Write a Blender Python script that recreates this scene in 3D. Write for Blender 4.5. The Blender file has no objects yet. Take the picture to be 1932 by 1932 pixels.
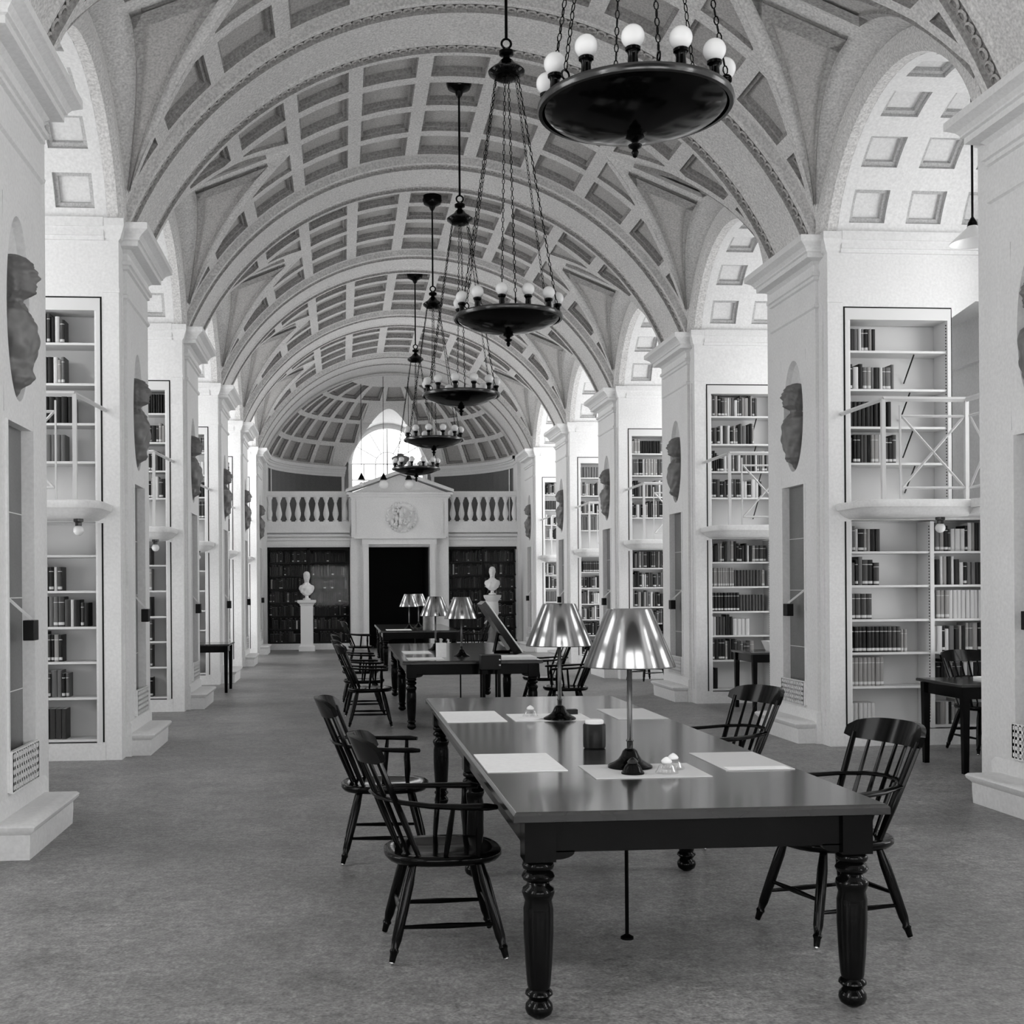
import bpy, math, random
from mathutils import Matrix, Vector
R = math.radians
PI = math.pi
random.seed(7)
scene = bpy.context.scene
COL = scene.collection

# ------------------------------------------------------------------ camera, world, exposure
cam_d = bpy.data.cameras.new('camera')
cam_d.sensor_width = 36.0
cam_d.sensor_fit = 'HORIZONTAL'
cam_d.lens = 2250.0 / 1932.0 * 36.0
cam_d.shift_x = (966 - 833.4) / 1932.0
cam_d.shift_y = (1111.7 - 966) / 1932.0
cam_d.clip_start = 0.05
cam_d.clip_end = 200
cam = bpy.data.objects.new('camera', cam_d)
COL.objects.link(cam)
cam.matrix_world = Matrix.Translation((-1.365, 0, 1.59)) @ Matrix.Rotation(-0.083, 4, 'Z') @ Matrix.Rotation(PI / 2, 4, 'X') @ Matrix.Rotation(-0.007, 4, 'Z')
scene.camera = cam

world = bpy.data.worlds.new('sky')
scene.world = world
world.use_nodes = True
wn = world.node_tree.nodes
wn['Background'].inputs[0].default_value = (1, 1, 1, 1)
wn['Background'].inputs[1].default_value = 2.5

scene.view_settings.view_transform = 'Standard'
scene.view_settings.look = 'None'
scene.view_settings.gamma = 1
scene.view_settings.exposure = 0.06
scene.view_settings.use_curve_mapping = False

SP = 4.488                       # pier spacing
def PY(k): return 7.215 + SP * (k - 1)      # near face of pilaster k
def WY(k): return PY(k) - 0.23               # camera-facing alcove wall k
XE = 5.35                        # exterior wall
NB, NA = -1, 6                   # first and last pier index

def area(name, loc, rot, sx, sy, power):
    l = bpy.data.lights.new(name, 'AREA')
    l.shape = 'RECTANGLE'; l.size = sx; l.size_y = sy; l.energy = power
    o = bpy.data.objects.new(name, l); COL.objects.link(o)
    o.location = loc; o.rotation_euler = rot
    return o
# daylight standing in every alcove window (they sit in the window openings)
WPOW = 75
for k in range(NB + 1, NA + 1):
    yc = WY(k) - 1.407
    for s, pw in ((-1, WPOW), (1, WPOW * .85)):
        pw *= {0: 2.9, 1: .75, 2: .66, 3: .74, 4: 1.1, 5: 1.5, 6: 2.0}[k]
        area('window_and_fill_light', (s * (XE + .30), yc, 3.95), (0, s * PI / 2, 0), 2.7, 1.9, pw)
        area('window_and_fill_light', (s * (XE + .30), yc, 1.45), (0, s * PI / 2, 0), 1.2, 1.9, pw * .55)
for s in (-1, 1): area('window_and_fill_light', (s * 1.7, -2.1, 1.8), (PI / 2, 0, 0), 2.8, 2.1, 80)  # fill lamps added behind the viewer to brighten the plinth fronts
area('window_and_fill_light', (0.0, 36.1, 5.2), (-PI / 2, 0, 0), 2.0, 2.2, 14)

# ------------------------------------------------------------------ materials
def mat(name, v, rough=.6, metal=0.0, coat=0.0, noise=None, bump=None, spec=.5, warm=0.0):
    m = bpy.data.materials.new(name); m.use_nodes = True
    nt = m.node_tree; b = nt.nodes['Principled BSDF']
    c = (v * (1 + warm), v, v * (1 - warm), 1)
    b.inputs['Base Color'].default_value = c
    b.inputs['Roughness'].default_value = rough
    b.inputs['Metallic'].default_value = metal
    b.inputs['Coat Weight'].default_value = coat
    b.inputs['Coat Roughness'].default_value = .08
    b.inputs['Specular IOR Level'].default_value = spec
    tc = None
    if noise or bump:
        tc = nt.nodes.new('ShaderNodeTexCoord')
    if noise:                     # list of (scale, amount)
        prev = None
        for sc_, am in noise:
            n = nt.nodes.new('ShaderNodeTexNoise'); n.inputs['Scale'].default_value = sc_
            n.inputs['Detail'].default_value = 3
            nt.links.new(tc.outputs['Object'], n.inputs['Vector'])
            mr = nt.nodes.new('ShaderNodeMapRange')
            mr.inputs[1].default_value = .25; mr.inputs[2].default_value = .75
            mr.inputs[3].default_value = 1 - am; mr.inputs[4].default_value = 1 + am
            nt.links.new(n.outputs[0], mr.inputs[0])
            if prev is None: prev = mr.outputs[0]
            else:
                mm = nt.nodes.new('ShaderNodeMath'); mm.operation = 'MULTIPLY'
                nt.links.new(prev, mm.inputs[0]); nt.links.new(mr.outputs[0], mm.inputs[1]); prev = mm.outputs[0]
        vm = nt.nodes.new('ShaderNodeVectorMath'); vm.operation = 'SCALE'
        vm.inputs[0].default_value = c[:3]
        nt.links.new(prev, vm.inputs['Scale']); nt.links.new(vm.outputs[0], b.inputs['Base Color'])
    if bump:
        n = nt.nodes.new('ShaderNodeTexNoise'); n.inputs['Scale'].default_value = bump[0]
        nt.links.new(tc.outputs['Object'], n.inputs['Vector'])
        bp = nt.nodes.new('ShaderNodeBump'); bp.inputs['Strength'].default_value = bump[1]; bp.inputs['Distance'].default_value = .01
        nt.links.new(n.outputs[0], bp.inputs['Height']); nt.links.new(bp.outputs[0], b.inputs['Normal'])
    return m
PL = mat('painted_plaster', .80, .55, noise=[(38, .07), (2.5, .03)])
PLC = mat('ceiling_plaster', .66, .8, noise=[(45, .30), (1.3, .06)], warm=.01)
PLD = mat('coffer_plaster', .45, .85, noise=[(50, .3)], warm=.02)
GUI = mat('shaded_guilloche_plaster', .32, .8, noise=[(40, .4)], warm=.02)  # darker than the ceiling plaster, carrying the shade of the deep relief
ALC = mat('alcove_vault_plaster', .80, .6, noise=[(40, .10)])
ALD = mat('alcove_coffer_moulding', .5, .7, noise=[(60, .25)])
FLR = mat('cork_floor', .21, .42, noise=[(1.1, .25), (5, .22), (24, .4), (75, .5)], bump=(55, .25), warm=.01)
WD = mat('dark_varnished_wood', .002, .13, spec=.14, noise=[(9, .3)])
WDT = mat('polished_tabletop_wood', .02, .17, coat=.35, noise=[(7, .25)], bump=(3, .03))
BRZ = mat('dark_bronze', .001, .12, spec=.14)
BRM = mat('polished_dark_metal', .07, .2, metal=.9)
SHD = mat('lampshade_metal', .26, .17, metal=1.0)
GLB = mat('opal_glass', .85, .25, spec=.5)
GRY = mat('niche_marble_grey', .16, .45, noise=[(12, .25)], warm=.01)
WHT = mat('white_marble', .85, .4)
PNL = mat('dark_stone_panel', .15, .35, noise=[(3, .15), (60, .15)])
APS = mat('apse_wall_panel', .09, .6, noise=[(30, .2)])
BLK = mat('black_enamel', .006, .4, spec=.2)
VOID = mat('passage_darkness', .01, .8)  # near-black colour stands in for the unlit room beyond the doorway
PAP = mat('blotter_paper', .9, .8, noise=[(30, .04)])
PAG = mat('grey_blotter_paper', .62, .8)
IRN = mat('painted_iron', .62, .4)
KNB = mat('nickel', .75, .2, metal=1)
SHF = mat('painted_shelf', .72, .5)
CBK = mat('case_back_paint', .72, .6)
DCB = mat('dark_bookcase', .006, .5, spec=.2)
BK = [mat('book_black', .008, .5, spec=.3), mat('book_brown', .03, .5, warm=.02), mat('book_grey', .12, .55), mat('book_tan', .28, .6, warm=.02), mat('book_pale', .6, .6)]
BAND = mat('book_gilt_label', .62, .5)
PAGES = mat('book_pages', .65, .8)
def glass(name, refl):
    m = bpy.data.materials.new(name); m.use_nodes = True; nt = m.node_tree
    for n in list(nt.nodes): nt.nodes.remove(n)
    o = nt.nodes.new('ShaderNodeOutputMaterial'); mx = nt.nodes.new('ShaderNodeMixShader')
    t = nt.nodes.new('ShaderNodeBsdfTransparent'); g = nt.nodes.new('ShaderNodeBsdfGlossy'); g.inputs['Roughness'].default_value = .03
    mx.inputs[0].default_value = refl
    nt.links.new(t.outputs[0], mx.inputs[1]); nt.links.new(g.outputs[0], mx.inputs[2]); nt.links.new(mx.outputs[0], o.inputs[0])
    return m
GLS = glass('window_glass', .06)
GLC = glass('cabinet_glass', .006)
GLJ = glass('clear_glass', .25)

# ------------------------------------------------------------------ mesh builder
class M:
    def __init__(s): s.v = []; s.f = []; s.mi = []; s.cur = 0
    def add(s, vs, fs):
        o = len(s.v); s.v += [tuple(p) for p in vs]
        for f in fs: s.f.append(tuple(i + o for i in f)); s.mi.append(s.cur)
        return s
    def m(s, i): s.cur = i; return s
    def box(s, x0, x1, y0, y1, z0, z1):
        x0, x1 = min(x0, x1), max(x0, x1); y0, y1 = min(y0, y1), max(y0, y1); z0, z1 = min(z0, z1), max(z0, z1)
        return s.add([(x0, y0, z0), (x1, y0, z0), (x1, y1, z0), (x0, y1, z0), (x0, y0, z1), (x1, y0, z1), (x1, y1, z1), (x0, y1, z1)],
                     [(0, 3, 2, 1), (4, 5, 6, 7), (0, 1, 5, 4), (1, 2, 6, 5), (2, 3, 7, 6), (3, 0, 4, 7)])
    def loft(s, rings, close=True, caps=True):
        n = len(rings[0]); vs = [p for r in rings for p in r]; fs = []
        for i in range(len(rings) - 1):
            for j in range(n if close else n - 1):
                k = (j + 1) % n
                fs.append((i * n + j, i * n + k, (i + 1) * n + k, (i + 1) * n + j))
        if caps and close:
            fs.append(tuple(range(n - 1, -1, -1))); fs.append(tuple((len(rings) - 1) * n + j for j in range(n)))
        return s.add(vs, fs)
    def lathe(s, prof, c=(0, 0, 0), seg=24, caps=True, sx=1, sy=1):
        return s.loft([[(c[0] + r * sx * math.cos(2 * PI * j / seg), c[1] + r * sy * math.sin(2 * PI * j / seg), c[2] + z) for j in range(seg)] for r, z in prof], True, caps)
    def tube(s, pts, r, seg=8, flat=1.0, caps=True):
        P = [Vector(p) for p in pts]; n = len(P); rr = r if isinstance(r, (list, tuple)) else [r] * n
        rings = []; up = None
        for i in range(n):
            t = (P[min(i + 1, n - 1)] - P[max(i - 1, 0)]).normalized()
            if up is None:
                up = Vector((0, 0, 1)) if abs(t.z) < .9 else Vector((1, 0, 0))
            a = t.cross(up).normalized(); b = a.cross(t).normalized(); up = b
            rings.append([tuple(P[i] + a * (rr[i] * math.cos(2 * PI * j / seg)) + b * (rr[i] * flat * math.sin(2 * PI * j / seg))) for j in range(seg)])
        return s.loft(rings, True, caps)
    def bar(s, p, q, w, h):
        return s.tube([p, q], [w * .7071] * 2, 4, h / w)
    def sphere(s, c, r, seg=16, rings=10, sc=(1, 1, 1)):
        pr = [[(c[0] + sc[0] * r * math.sin(PI * i / rings) * math.cos(2 * PI * j / seg), c[1] + sc[1] * r * math.sin(PI * i / rings) * math.sin(2 * PI * j / seg), c[2] - sc[2] * r * math.cos(PI * i / rings)) for j in range(seg)] for i in range(rings + 1)]
        return s.loft(pr, True, False)
    def torus(s, c, R_, r, ax=(1, 0, 0), ay=(0, 1, 0), seg=16, ts=6, elong=1.0):
        ax = Vector(ax).normalized(); ay = Vector(ay).normalized(); az = ax.cross(ay); C = Vector(c)
        rings = []
        for i in range(seg):
            a = 2 * PI * i / seg
            d = ax * math.cos(a) + ay * (math.sin(a) * elong)
            e = (ax * math.cos(a) + ay * math.sin(a)).normalized()
            rings.append([tuple(C + d * R_ + e * (r * math.cos(2 * PI * j / ts)) + az * (r * math.sin(2 * PI * j / ts))) for j in range(ts)])
        rings.append(rings[0])
        return s.loft(rings, True, False)
    def rectring(s, x0, x1, y0, y1, prof):
        # horizontal moulding stack: rectangle offset by out at each z
        rings = [[(x0 - o, y0 - o, z), (x1 + o, y0 - o, z), (x1 + o, y1 + o, z), (x0 - o, y1 + o, z)] for o, z in prof]
        return s.loft(rings)
    def mirror(s):
        s.v = [(-x, y, z) for x, y, z in s.v]; s.f = [tuple(reversed(f)) for f in s.f]; return s
    def build(s, name, mats, parent=None, smooth=False, bevel=0, ang=40):
        if not isinstance(mats, (list, tuple)): mats = [mats]
        me = bpy.data.meshes.new(name); me.from_pydata(s.v, [], s.f)
        for m_ in mats: me.materials.append(m_)
        if len(mats) > 1: me.polygons.foreach_set('material_index', s.mi)
        if smooth:
            me.polygons.foreach_set('use_smooth', [True] * len(me.polygons))
            try: me.set_sharp_from_angle(angle=R(ang))
            except Exception: pass
        me.update()
        o = bpy.data.objects.new(name, me); COL.objects.link(o)
        if parent: o.parent = parent
        if bevel:
            b = o.modifiers.new('bevel', 'BEVEL'); b.width = bevel; b.segments = 2; b.limit_method = 'ANGLE'
        return o
def tag(o, label, cat=None, group=None, kind=None):
    if label: o['label'] = label
    if cat: o['category'] = cat
    if group: o['group'] = group
    if kind: o['kind'] = kind
    return o
def struct(o, label): return tag(o, label, None, None, 'structure')
def empty(name, loc=(0, 0, 0), rz=0):
    o = bpy.data.objects.new(name, None); COL.objects.link(o); o.location = loc; o.rotation_euler = (0, 0, rz); o.empty_display_size = .1
    return o
CH = {}
def copy_tree(o, parent=None):
    c = o.copy(); COL.objects.link(c)
    if parent: c.parent = parent
    for ch in [q for q in list(bpy.data.objects) if q.parent == o]: copy_tree(ch, c)
    return c
ORD = ['first', 'second', 'third', 'fourth', 'fifth', 'sixth', 'seventh', 'eighth', 'ninth', 'tenth', 'eleventh', 'twelfth', 'thirteenth', 'fourteenth', 'fifteenth', 'sixteenth', 'seventeenth', 'eighteenth', 'nineteenth', 'twentieth']
SIDE = {1: 'right', -1: 'left'}

# ------------------------------------------------------------------ floor and shell
f = M(); f.box(-8, 8, -9, 37.5, -.12, 0); struct(f.build('floor', FLR), 'mottled grey cork floor running down the reading hall')
f = M(); f.box(-6, 6, -9, 37.5, 8.2, 8.35); struct(f.build('ceiling', PLC), 'unseen slab added above the vaults to block stray sky light')  # slab added out of view so sky light cannot leak through vault gaps

# ------------------------------------------------------------------ exterior walls with windows
for s in (-1, 1):
    for k in range(NB + 1, NA + 1):
        y0 = WY(k - 1) + .84; y1 = WY(k) + .84; yc = WY(k) - 1.407
        w = M(); xa, xb = XE, XE + .25
        def bx(ya, yb, za, zb): w.box(xa, xb, ya, yb, za, zb)
        bx(y0, yc - .95, 0, 8.2); bx(yc + .95, y1, 0, 8.2)
        bx(yc - .95, yc + .95, 0, .85); bx(yc - .95, yc + .95, 2.05, 2.6); bx(yc - .95, yc + .95, 5.3, 8.2)
        # string moulding inside
        w.box(xa - .05, xa, y0, yc - 1.05, 3.95, 4.03); w.box(xa - .05, xa, yc + 1.05, y1, 3.95, 4.03)
        # casing
        for ya in (yc - 1.07, yc + .95): w.box(xa - .06, xa, ya, ya + .12, .85, 5.42)
        w.box(xa - .06, xa, yc - 1.07, yc + 1.07, 5.3, 5.42)
        if s < 0: w.mirror()
        struct(w.build('wall_' + SIDE[s], PL), 'white plaster outer wall of an alcove on the %s side, holding tall windows' % SIDE[s])
        if k < 0: continue
        for zi, (za, zb, nz) in enumerate(((.85, 2.05, 2), (2.6, 5.3, 4))):
            g = M(); r = .035
            g.box(xa + .08, xa + .14, yc - .95, yc - .95 + 2 * r, za, zb); g.box(xa + .08, xa + .14, yc + .95 - 2 * r, yc + .95, za, zb)
            g.box(xa + .08, xa + .14, yc - .95, yc + .95, za, za + 2 * r); g.box(xa + .08, xa + .14, yc - .95, yc + .95, zb - 2 * r, zb)
            for i in range(1, 4): g.box(xa + .095, xa + .125, yc - .95 + 1.9 * i / 4 - .012, yc - .95 + 1.9 * i / 4 + .012, za, zb)
            for i in range(1, nz): z = za + (zb - za) * i / nz; g.box(xa + .095, xa + .125, yc - .95, yc + .95, z - .012, z + .012)
            g.m(1).box(xa + .108, xa + .112, yc - .95, yc + .95, za, zb)
            if s < 0: g.mirror()
            struct(g.build('window_%d' % (1 + zi), [PL, GLS]), 'small-paned window in the outer wall of a %s alcove' % SIDE[s])
# back wall behind the camera; its two low windows are added for fill light
w = M(); w.box(-6, -3.15, -2.25, -2.0, 0, 8.2); w.box(3.15, 6, -2.25, -2.0, 0, 8.2); w.box(-.25, .25, -2.25, -2.0, .7, 2.95); w.box(-3.15, 3.15, -2.25, -2.0, 0, .7); w.box(-3.15, 3.15, -2.25, -2.0, 2.95, 8.2)
struct(w.build('wall_back', PNL), 'dark stone wall behind the viewer with two low windows added for fill light')
for sg in (-1, 1):
    g = M()
    for i in range(5): x = sg * (.25 + 2.9 * i / 4); g.box(x - .02, x + .02, -2.04, -2.01, .7, 2.95)
    for i in range(4): z = .7 + 2.25 * i / 3; g.box(sg * .25, sg * 3.15, -2.04, -2.01, z - .02, z + .02)
    g.m(1).box(sg * .25, sg * 3.15, -2.03, -2.025, .7, 2.95)
    struct(g.build('window_3', [PL, GLS]), 'low window added behind the viewer for fill light on the plinths')
for s in (-1, 1):
    w = M(); w.box(s * 3.45, s * 3.7, -2.0, WY(NB) + .01, 0, 8.2)
    struct(w.build('wall_' + SIDE[s], PL), 'plain plaster wall nearest the back of the hall, %s side' % SIDE[s])

# ------------------------------------------------------------------ geometry of the vaults
VR = 3.684; VZ = 3.716; VF = VR + .09; SPR = 5.09
def vault(ph, y, d=0, R0=VF):       # ph in degrees from crown, d = recess depth away from the hall
    a = R(ph); return ((R0 + d) * math.sin(a), y, VZ + (R0 + d) * math.cos(a))
def clip(poly, a, b, c):            # keep a*x+b*y<=c
    out = []
    for i in range(len(poly)):
        p = poly[i]; q = poly[(i + 1) % len(poly)]
        dp = a * p[0] + b * p[1] - c; dq = a * q[0] + b * q[1] - c
        if dp <= 0: out.append(p)
        if dp * dq < 0: t = dp / (dp - dq); out.append((p[0] + (q[0] - p[0]) * t, p[1] + (q[1] - p[1]) * t))
    return out
def area2(p): return sum(p[i][0] * p[(i + 1) % len(p)][1] - p[(i + 1) % len(p)][0] * p[i][1] for i in range(len(p))) / 2
def clean(p):
    o = []
    for q in p:
        if not o or math.hypot(q[0] - o[-1][0], q[1] - o[-1][1]) > 1e-4: o.append(q)
    if len(o) > 1 and math.hypot(o[0][0] - o[-1][0], o[0][1] - o[-1][1]) < 1e-4: o.pop()
    return o
def inset(poly, w, ax=1.0, ay=1.0):
    # inset a convex ccw polygon by w metres; params scaled by ax, ay to metres. keeps vertex count or returns None
    P = [(x * ax, y * ay) for x, y in poly]; n = len(P); L = []
    for i in range(n):
        p = P[i]; q = P[(i + 1) % n]; dx, dy = q[0] - p[0], q[1] - p[1]; l = math.hypot(dx, dy)
        nx, ny = -dy / l, dx / l; L.append((nx, ny, nx * p[0] + ny * p[1] + w))
    out = []
    for i in range(n):
        a = L[i - 1]; b = L[i]; det = a[0] * b[1] - a[1] * b[0]
        if abs(det) < 1e-6: return None
        out.append(((a[2] * b[1] - b[2] * a[1]) / det, (a[0] * b[2] - b[0] * a[2]) / det))
    # validity: every new edge points the same way as the old one
    for i in range(n):
        p = P[i]; q = P[(i + 1) % n]; u = out[i]; v = out[(i + 1) % n]
        if (q[0] - p[0]) * (v[0] - u[0]) + (q[1] - p[1]) * (v[1] - u[1]) <= 1e-5: return None
    return [(x / ax, y / ay) for x, y in out]
def subdiv(poly, n):
    out = []
    for i in range(len(poly)):
        p = poly[i]; q = poly[(i + 1) % len(poly)]
        for j in range(n): t = j / n; out.append((p[0] + (q[0] - p[0]) * t, p[1] + (q[1] - p[1]) * t))
    return out
def cell(mb, poly, fn, ax, ay, steps, nd=3, mats=(0, 1, 2), coffer=True):
    poly = clean(poly)
    if len(poly) < 3: return
    if area2(poly) < 0: poly.reverse()
    A = area2(poly) * ax * ay
    if A < .004: pass
    loops = [(poly, 0, mats[0])]
    if coffer and A > .05:
        for w, d, mi in steps:
            q = inset(poly, w, ax, ay)
            if q is None: break
            loops.append((q, d, mi))
    rings = [[fn(u, v, d) for u, v in subdiv(p, nd)] for p, d, mi in loops]
    n = len(rings[0])
    for i in range(len(rings) - 1):
        mb.m(loops[i + 1][2]); o = len(mb.v); mb.v += rings[i] + rings[i + 1]
        for j in range(n):
            k = (j + 1) % n; mb.f.append((o + j, o + k, o + n + k, o + n + j)); mb.mi.append(mb.cur)
    last, d, _ = loops[-1]
    cx = sum(p[0] for p in last) / len(last); cy = sum(p[1] for p in last) / len(last)
    mb.m(mats[2] if len(loops) > 1 else mats[0]); o = len(mb.v); mb.v += rings[-1] + [fn(cx, cy, d)]
    # inner mid ring keeps curvature
    for j in range(n): mb.f.append((o + j, o + (j + 1) % n, o + n)); mb.mi.append(mb.cur)
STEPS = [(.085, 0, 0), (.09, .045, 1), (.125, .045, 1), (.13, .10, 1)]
PHS = math.degrees(math.asin(3.44 / VF))          # springing of field
PHA = math.degrees(math.asin(1.9 / VF))           # groin apex
PHR = math.degrees(math.asin(3.418 / VR))
HW = 1.6365
AR = (1.405 ** 2 + 1.04 ** 2) / 2.08; AZ = 6.13 - AR
def arch_pt(t, half, rise):        # t in -1..1, returns (dy, z)
    rr = (half ** 2 + rise ** 2) / (2 * rise); th = math.asin(min(1, half / rr)); 
    if rise > half: th = PI - th
    a = t * th; return rr * math.sin(a), SPR + rise - rr + rr * math.cos(a)
def groin_x(dy): return 1.9 + (3.44 - 1.9) * min(1, abs(dy) / HW)

for k in range(NB, NA + 1):          # transverse ribs
    y = PY(k); rb = M(); n = 48
    prof = [(0, -.13, 0), (0, 0, 0), (.07, 0, 0), (.085, .03, 1), (.235, .03, 1), (.25, 0, 1), (.30, 0, 0), (.32, .015, 0), (.895, .015, 0), (.915, 0, 0), (.965, 0, 0), (.98, .03, 1), (1.13, .03, 1), (1.145, 0, 1), (1.215, 0, 0), (1.215, -.13, 0)]
    # profile is (dy, recess); negative recess here means the back edge above the field
    for i in range(n):
        a0 = -PHR + 2 * PHR * i / n; a1 = -PHR + 2 * PHR * (i + 1) / n
        for j in range(len(prof) - 1):
            p, q = prof[j], prof[j + 1]
            rp = .13 if p[1] < 0 else p[1]; rq = .13 if q[1] < 0 else q[1]
            rb.m(1 if (p[2] and q[2]) else 0)
            rb.add([vault(a0, y + p[0], rp, VR), vault(a1, y + p[0], rp, VR), vault(a1, y + q[0], rq, VR), vault(a0, y + q[0], rq, VR)], [(0, 1, 2, 3)])
    if k >= 1:
        rb.m(2); nb = 84
        for c in (.16, 1.055):
            for i in range(nb):
                a = -PHR + 2 * PHR * (i + .5) / nb; P = vault(a, y + c, .015, VR)
                rb.torus(P, .042, .012, ax=(math.cos(R(a)), 0, -math.sin(R(a))), ay=(0, 1, 0), seg=8, ts=3)
    struct(rb.build('trim_1', [PLC, GUI, PLD]), 'transverse vault rib with two bands of twisted rope ornament')

for k in range(NB + 1, NA + 1):      # coffered fields and groins
    yc = (PY(k - 1) + 1.215 + PY(k)) / 2
    detail = k >= 2
    v = M()
    ax = VF * PI / 180
    def fn(u, w_, d): return vault(u, yc + w_, d)
    cols = [(-PHA + 2 * PHA * i / 5, -PHA + 2 * PHA * (i + 1) / 5) for i in range(5)]
    rows = [(-HW + 2 * HW * i / 4, -HW + 2 * HW * (i + 1) / 4) for i in range(4)]
    for a0, a1 in cols:
        for b0, b1 in rows:
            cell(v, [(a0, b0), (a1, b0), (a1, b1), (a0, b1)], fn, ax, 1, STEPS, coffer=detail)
    pit = (PHS - PHA) / 3
    for sgn in (-1, 1):
        for i in range(3):
            a0, a1 = PHA + pit * i, PHA + pit * (i + 1)
            g0 = HW * (VF * math.sin(R(a0)) - 1.9) / (3.44 - 1.9); g1 = HW * (VF * math.sin(R(a1)) - 1.9) / (3.44 - 1.9)
            for yb in (-1, 1):
                for b0, b1 in ((0, HW / 2), (HW / 2, HW)):
                    poly = [(a0, b0), (a1, b0), (a1, b1), (a0, b1)]
                    # keep w >= g0 + (g1-g0)*(u-a0)/(a1-a0)
                    sl = (g1 - g0) / (a1 - a0)
                    poly = clip(poly, sl, -1, sl * a0 - g0)
                    if len(poly) < 3: continue
                    poly = [(sgn * u, yb * w_) for u, w_ in poly]
                    cell(v, poly, fn, ax, 1, STEPS, coffer=detail)
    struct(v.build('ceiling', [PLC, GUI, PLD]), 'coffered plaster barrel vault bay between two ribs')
    for s in (-1, 1):                 # side cells over each alcove arch
        c = M(); n = 32; m_ = 8
        inner = []; outer = []; gro = []
        for i in range(n + 1):
            t = -1 + 2 * i / n
            dy, z = arch_pt(t, 1.405, 1.04); inner.append((3.45, yc + dy, z))
            dy, z = arch_pt(t, 1.60, 1.24); outer.append((3.43, yc + dy, z))
            sy = dy / 1.60 * HW; gx = groin_x(sy); gz = VZ + math.sqrt(VF ** 2 - gx ** 2)
            if abs(t) == 1: gz = SPR + .05
            gro.append((gx, yc + sy, gz))
        c.m(1)
        c.loft([[(x + .10, y, z - .0) for x, y, z in inner], inner], False, False)
        ring2 = []
        for i in range(n + 1):
            dy, z = arch_pt(-1 + 2 * i / n, 1.47, 1.11); ring2.append((3.40, yc + dy, z))
        c.m(0); c.loft([inner, ring2, [(3.40, o_[1], o_[2]) for o_ in outer], outer], False, False)
        def lp(i, w_):
            a = Vector(outer[i]); b = Vector(gro[i]); return tuple(a + (b - a) * w_)
        def lpt(t, w_):
            ff = (t + 1) / 2 * n; i = min(n - 1, int(ff)); fr = ff - i
            a = Vector(lp(i, w_)); b = Vector(lp(i + 1, w_)); return a + (b - a) * fr
        c.loft([[lp(i, j / m_) for i in range(n + 1)] for j in range(m_ + 1)], False, False)
        # wedge between arch edge and pier springing
        if detail:
            for yb in (-1, 1):        # ornamented triangular panels, slightly proud of the cell
                tri = [(.05, .22), (.13, .84), (.94, .62)]
                N = 10
                def tp(i, j, off):    # i along, j across
                    a = i / N; top = .22 + (.50 - .22) * a; bot = .84 + (.66 - .84) * a
                    t = .06 + (.86 - .06) * a; w_ = top + (bot - top) * j
                    P = lpt(yb * t, w_); C = Vector((P.x - 1.2, yc, P.z - 3.0)); dr = (Vector((P.x, yc, VZ)) - P); dr = Vector((-.35, (yc - P.y) * .2, -1)).normalized()
                    return tuple(P + dr * off)
                for (j0, j1, off, mi) in ((0, .12, .045, 3), (.12, .88, .02, 2), (.88, 1, .045, 3)):
                    c.m(mi)
                    for i in range(N):
                        c.add([tp(i, j0, off), tp(i + 1, j0, off), tp(i + 1, j1, off), tp(i, j1, off)], [(0, 1, 2, 3)])
                        c.add([tp(i, j0, 0), tp(i + 1, j0, 0), tp(i + 1, j0, off), tp(i, j0, off)], [(0, 1, 2, 3)])
                        c.add([tp(i, j1, 0), tp(i + 1, j1, 0), tp(i + 1, j1, off), tp(i, j1, off)], [(0, 1, 2, 3)])
                c.m(3)
                c.add([tp(0, 0, .045), tp(1, 0, .045), tp(1, 1, .045), tp(0, 1, .045)], [(0, 1, 2, 3)])
        if s < 0: c.mirror()
        struct(c.build('trim_2', [PLC, PLC, PLD, GUI]), 'groined lunette over the %s alcove arch with triangular relief panels' % SIDE[s])
        # alcove barrel vault
        b = M(); TH = math.degrees(math.asin(1.405 / AR)) if True else 0
        def fb(u, w_, d): a = R(u); return (w_, yc + (AR + d) * math.sin(a), AZ + (AR + d) * math.cos(a))
        axb = AR * PI / 180
        xs = [3.55, 4.13, 4.71, 5.29]
        nr = 7; th0 = TH
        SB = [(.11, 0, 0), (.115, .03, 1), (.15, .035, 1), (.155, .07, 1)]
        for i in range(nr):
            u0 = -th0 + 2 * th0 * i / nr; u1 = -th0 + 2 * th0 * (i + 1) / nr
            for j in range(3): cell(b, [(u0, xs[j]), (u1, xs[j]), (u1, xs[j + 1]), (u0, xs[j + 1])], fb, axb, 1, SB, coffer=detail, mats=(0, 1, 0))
            b.m(0)
            for xa, xb in ((5.29, 5.36),):
                b.add([fb(u0 + (u1 - u0) * q / 4, xx, 0) for q in range(5) for xx in (xa, xb)], [(2 * q, 2 * q + 1, 2 * q + 3, 2 * q + 2) for q in range(4)])
        if s < 0: b.mirror()
        struct(b.build('ceiling', [ALC, ALD, ALC]), 'small white coffered barrel vault over a %s alcove' % SIDE[s])

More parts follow.
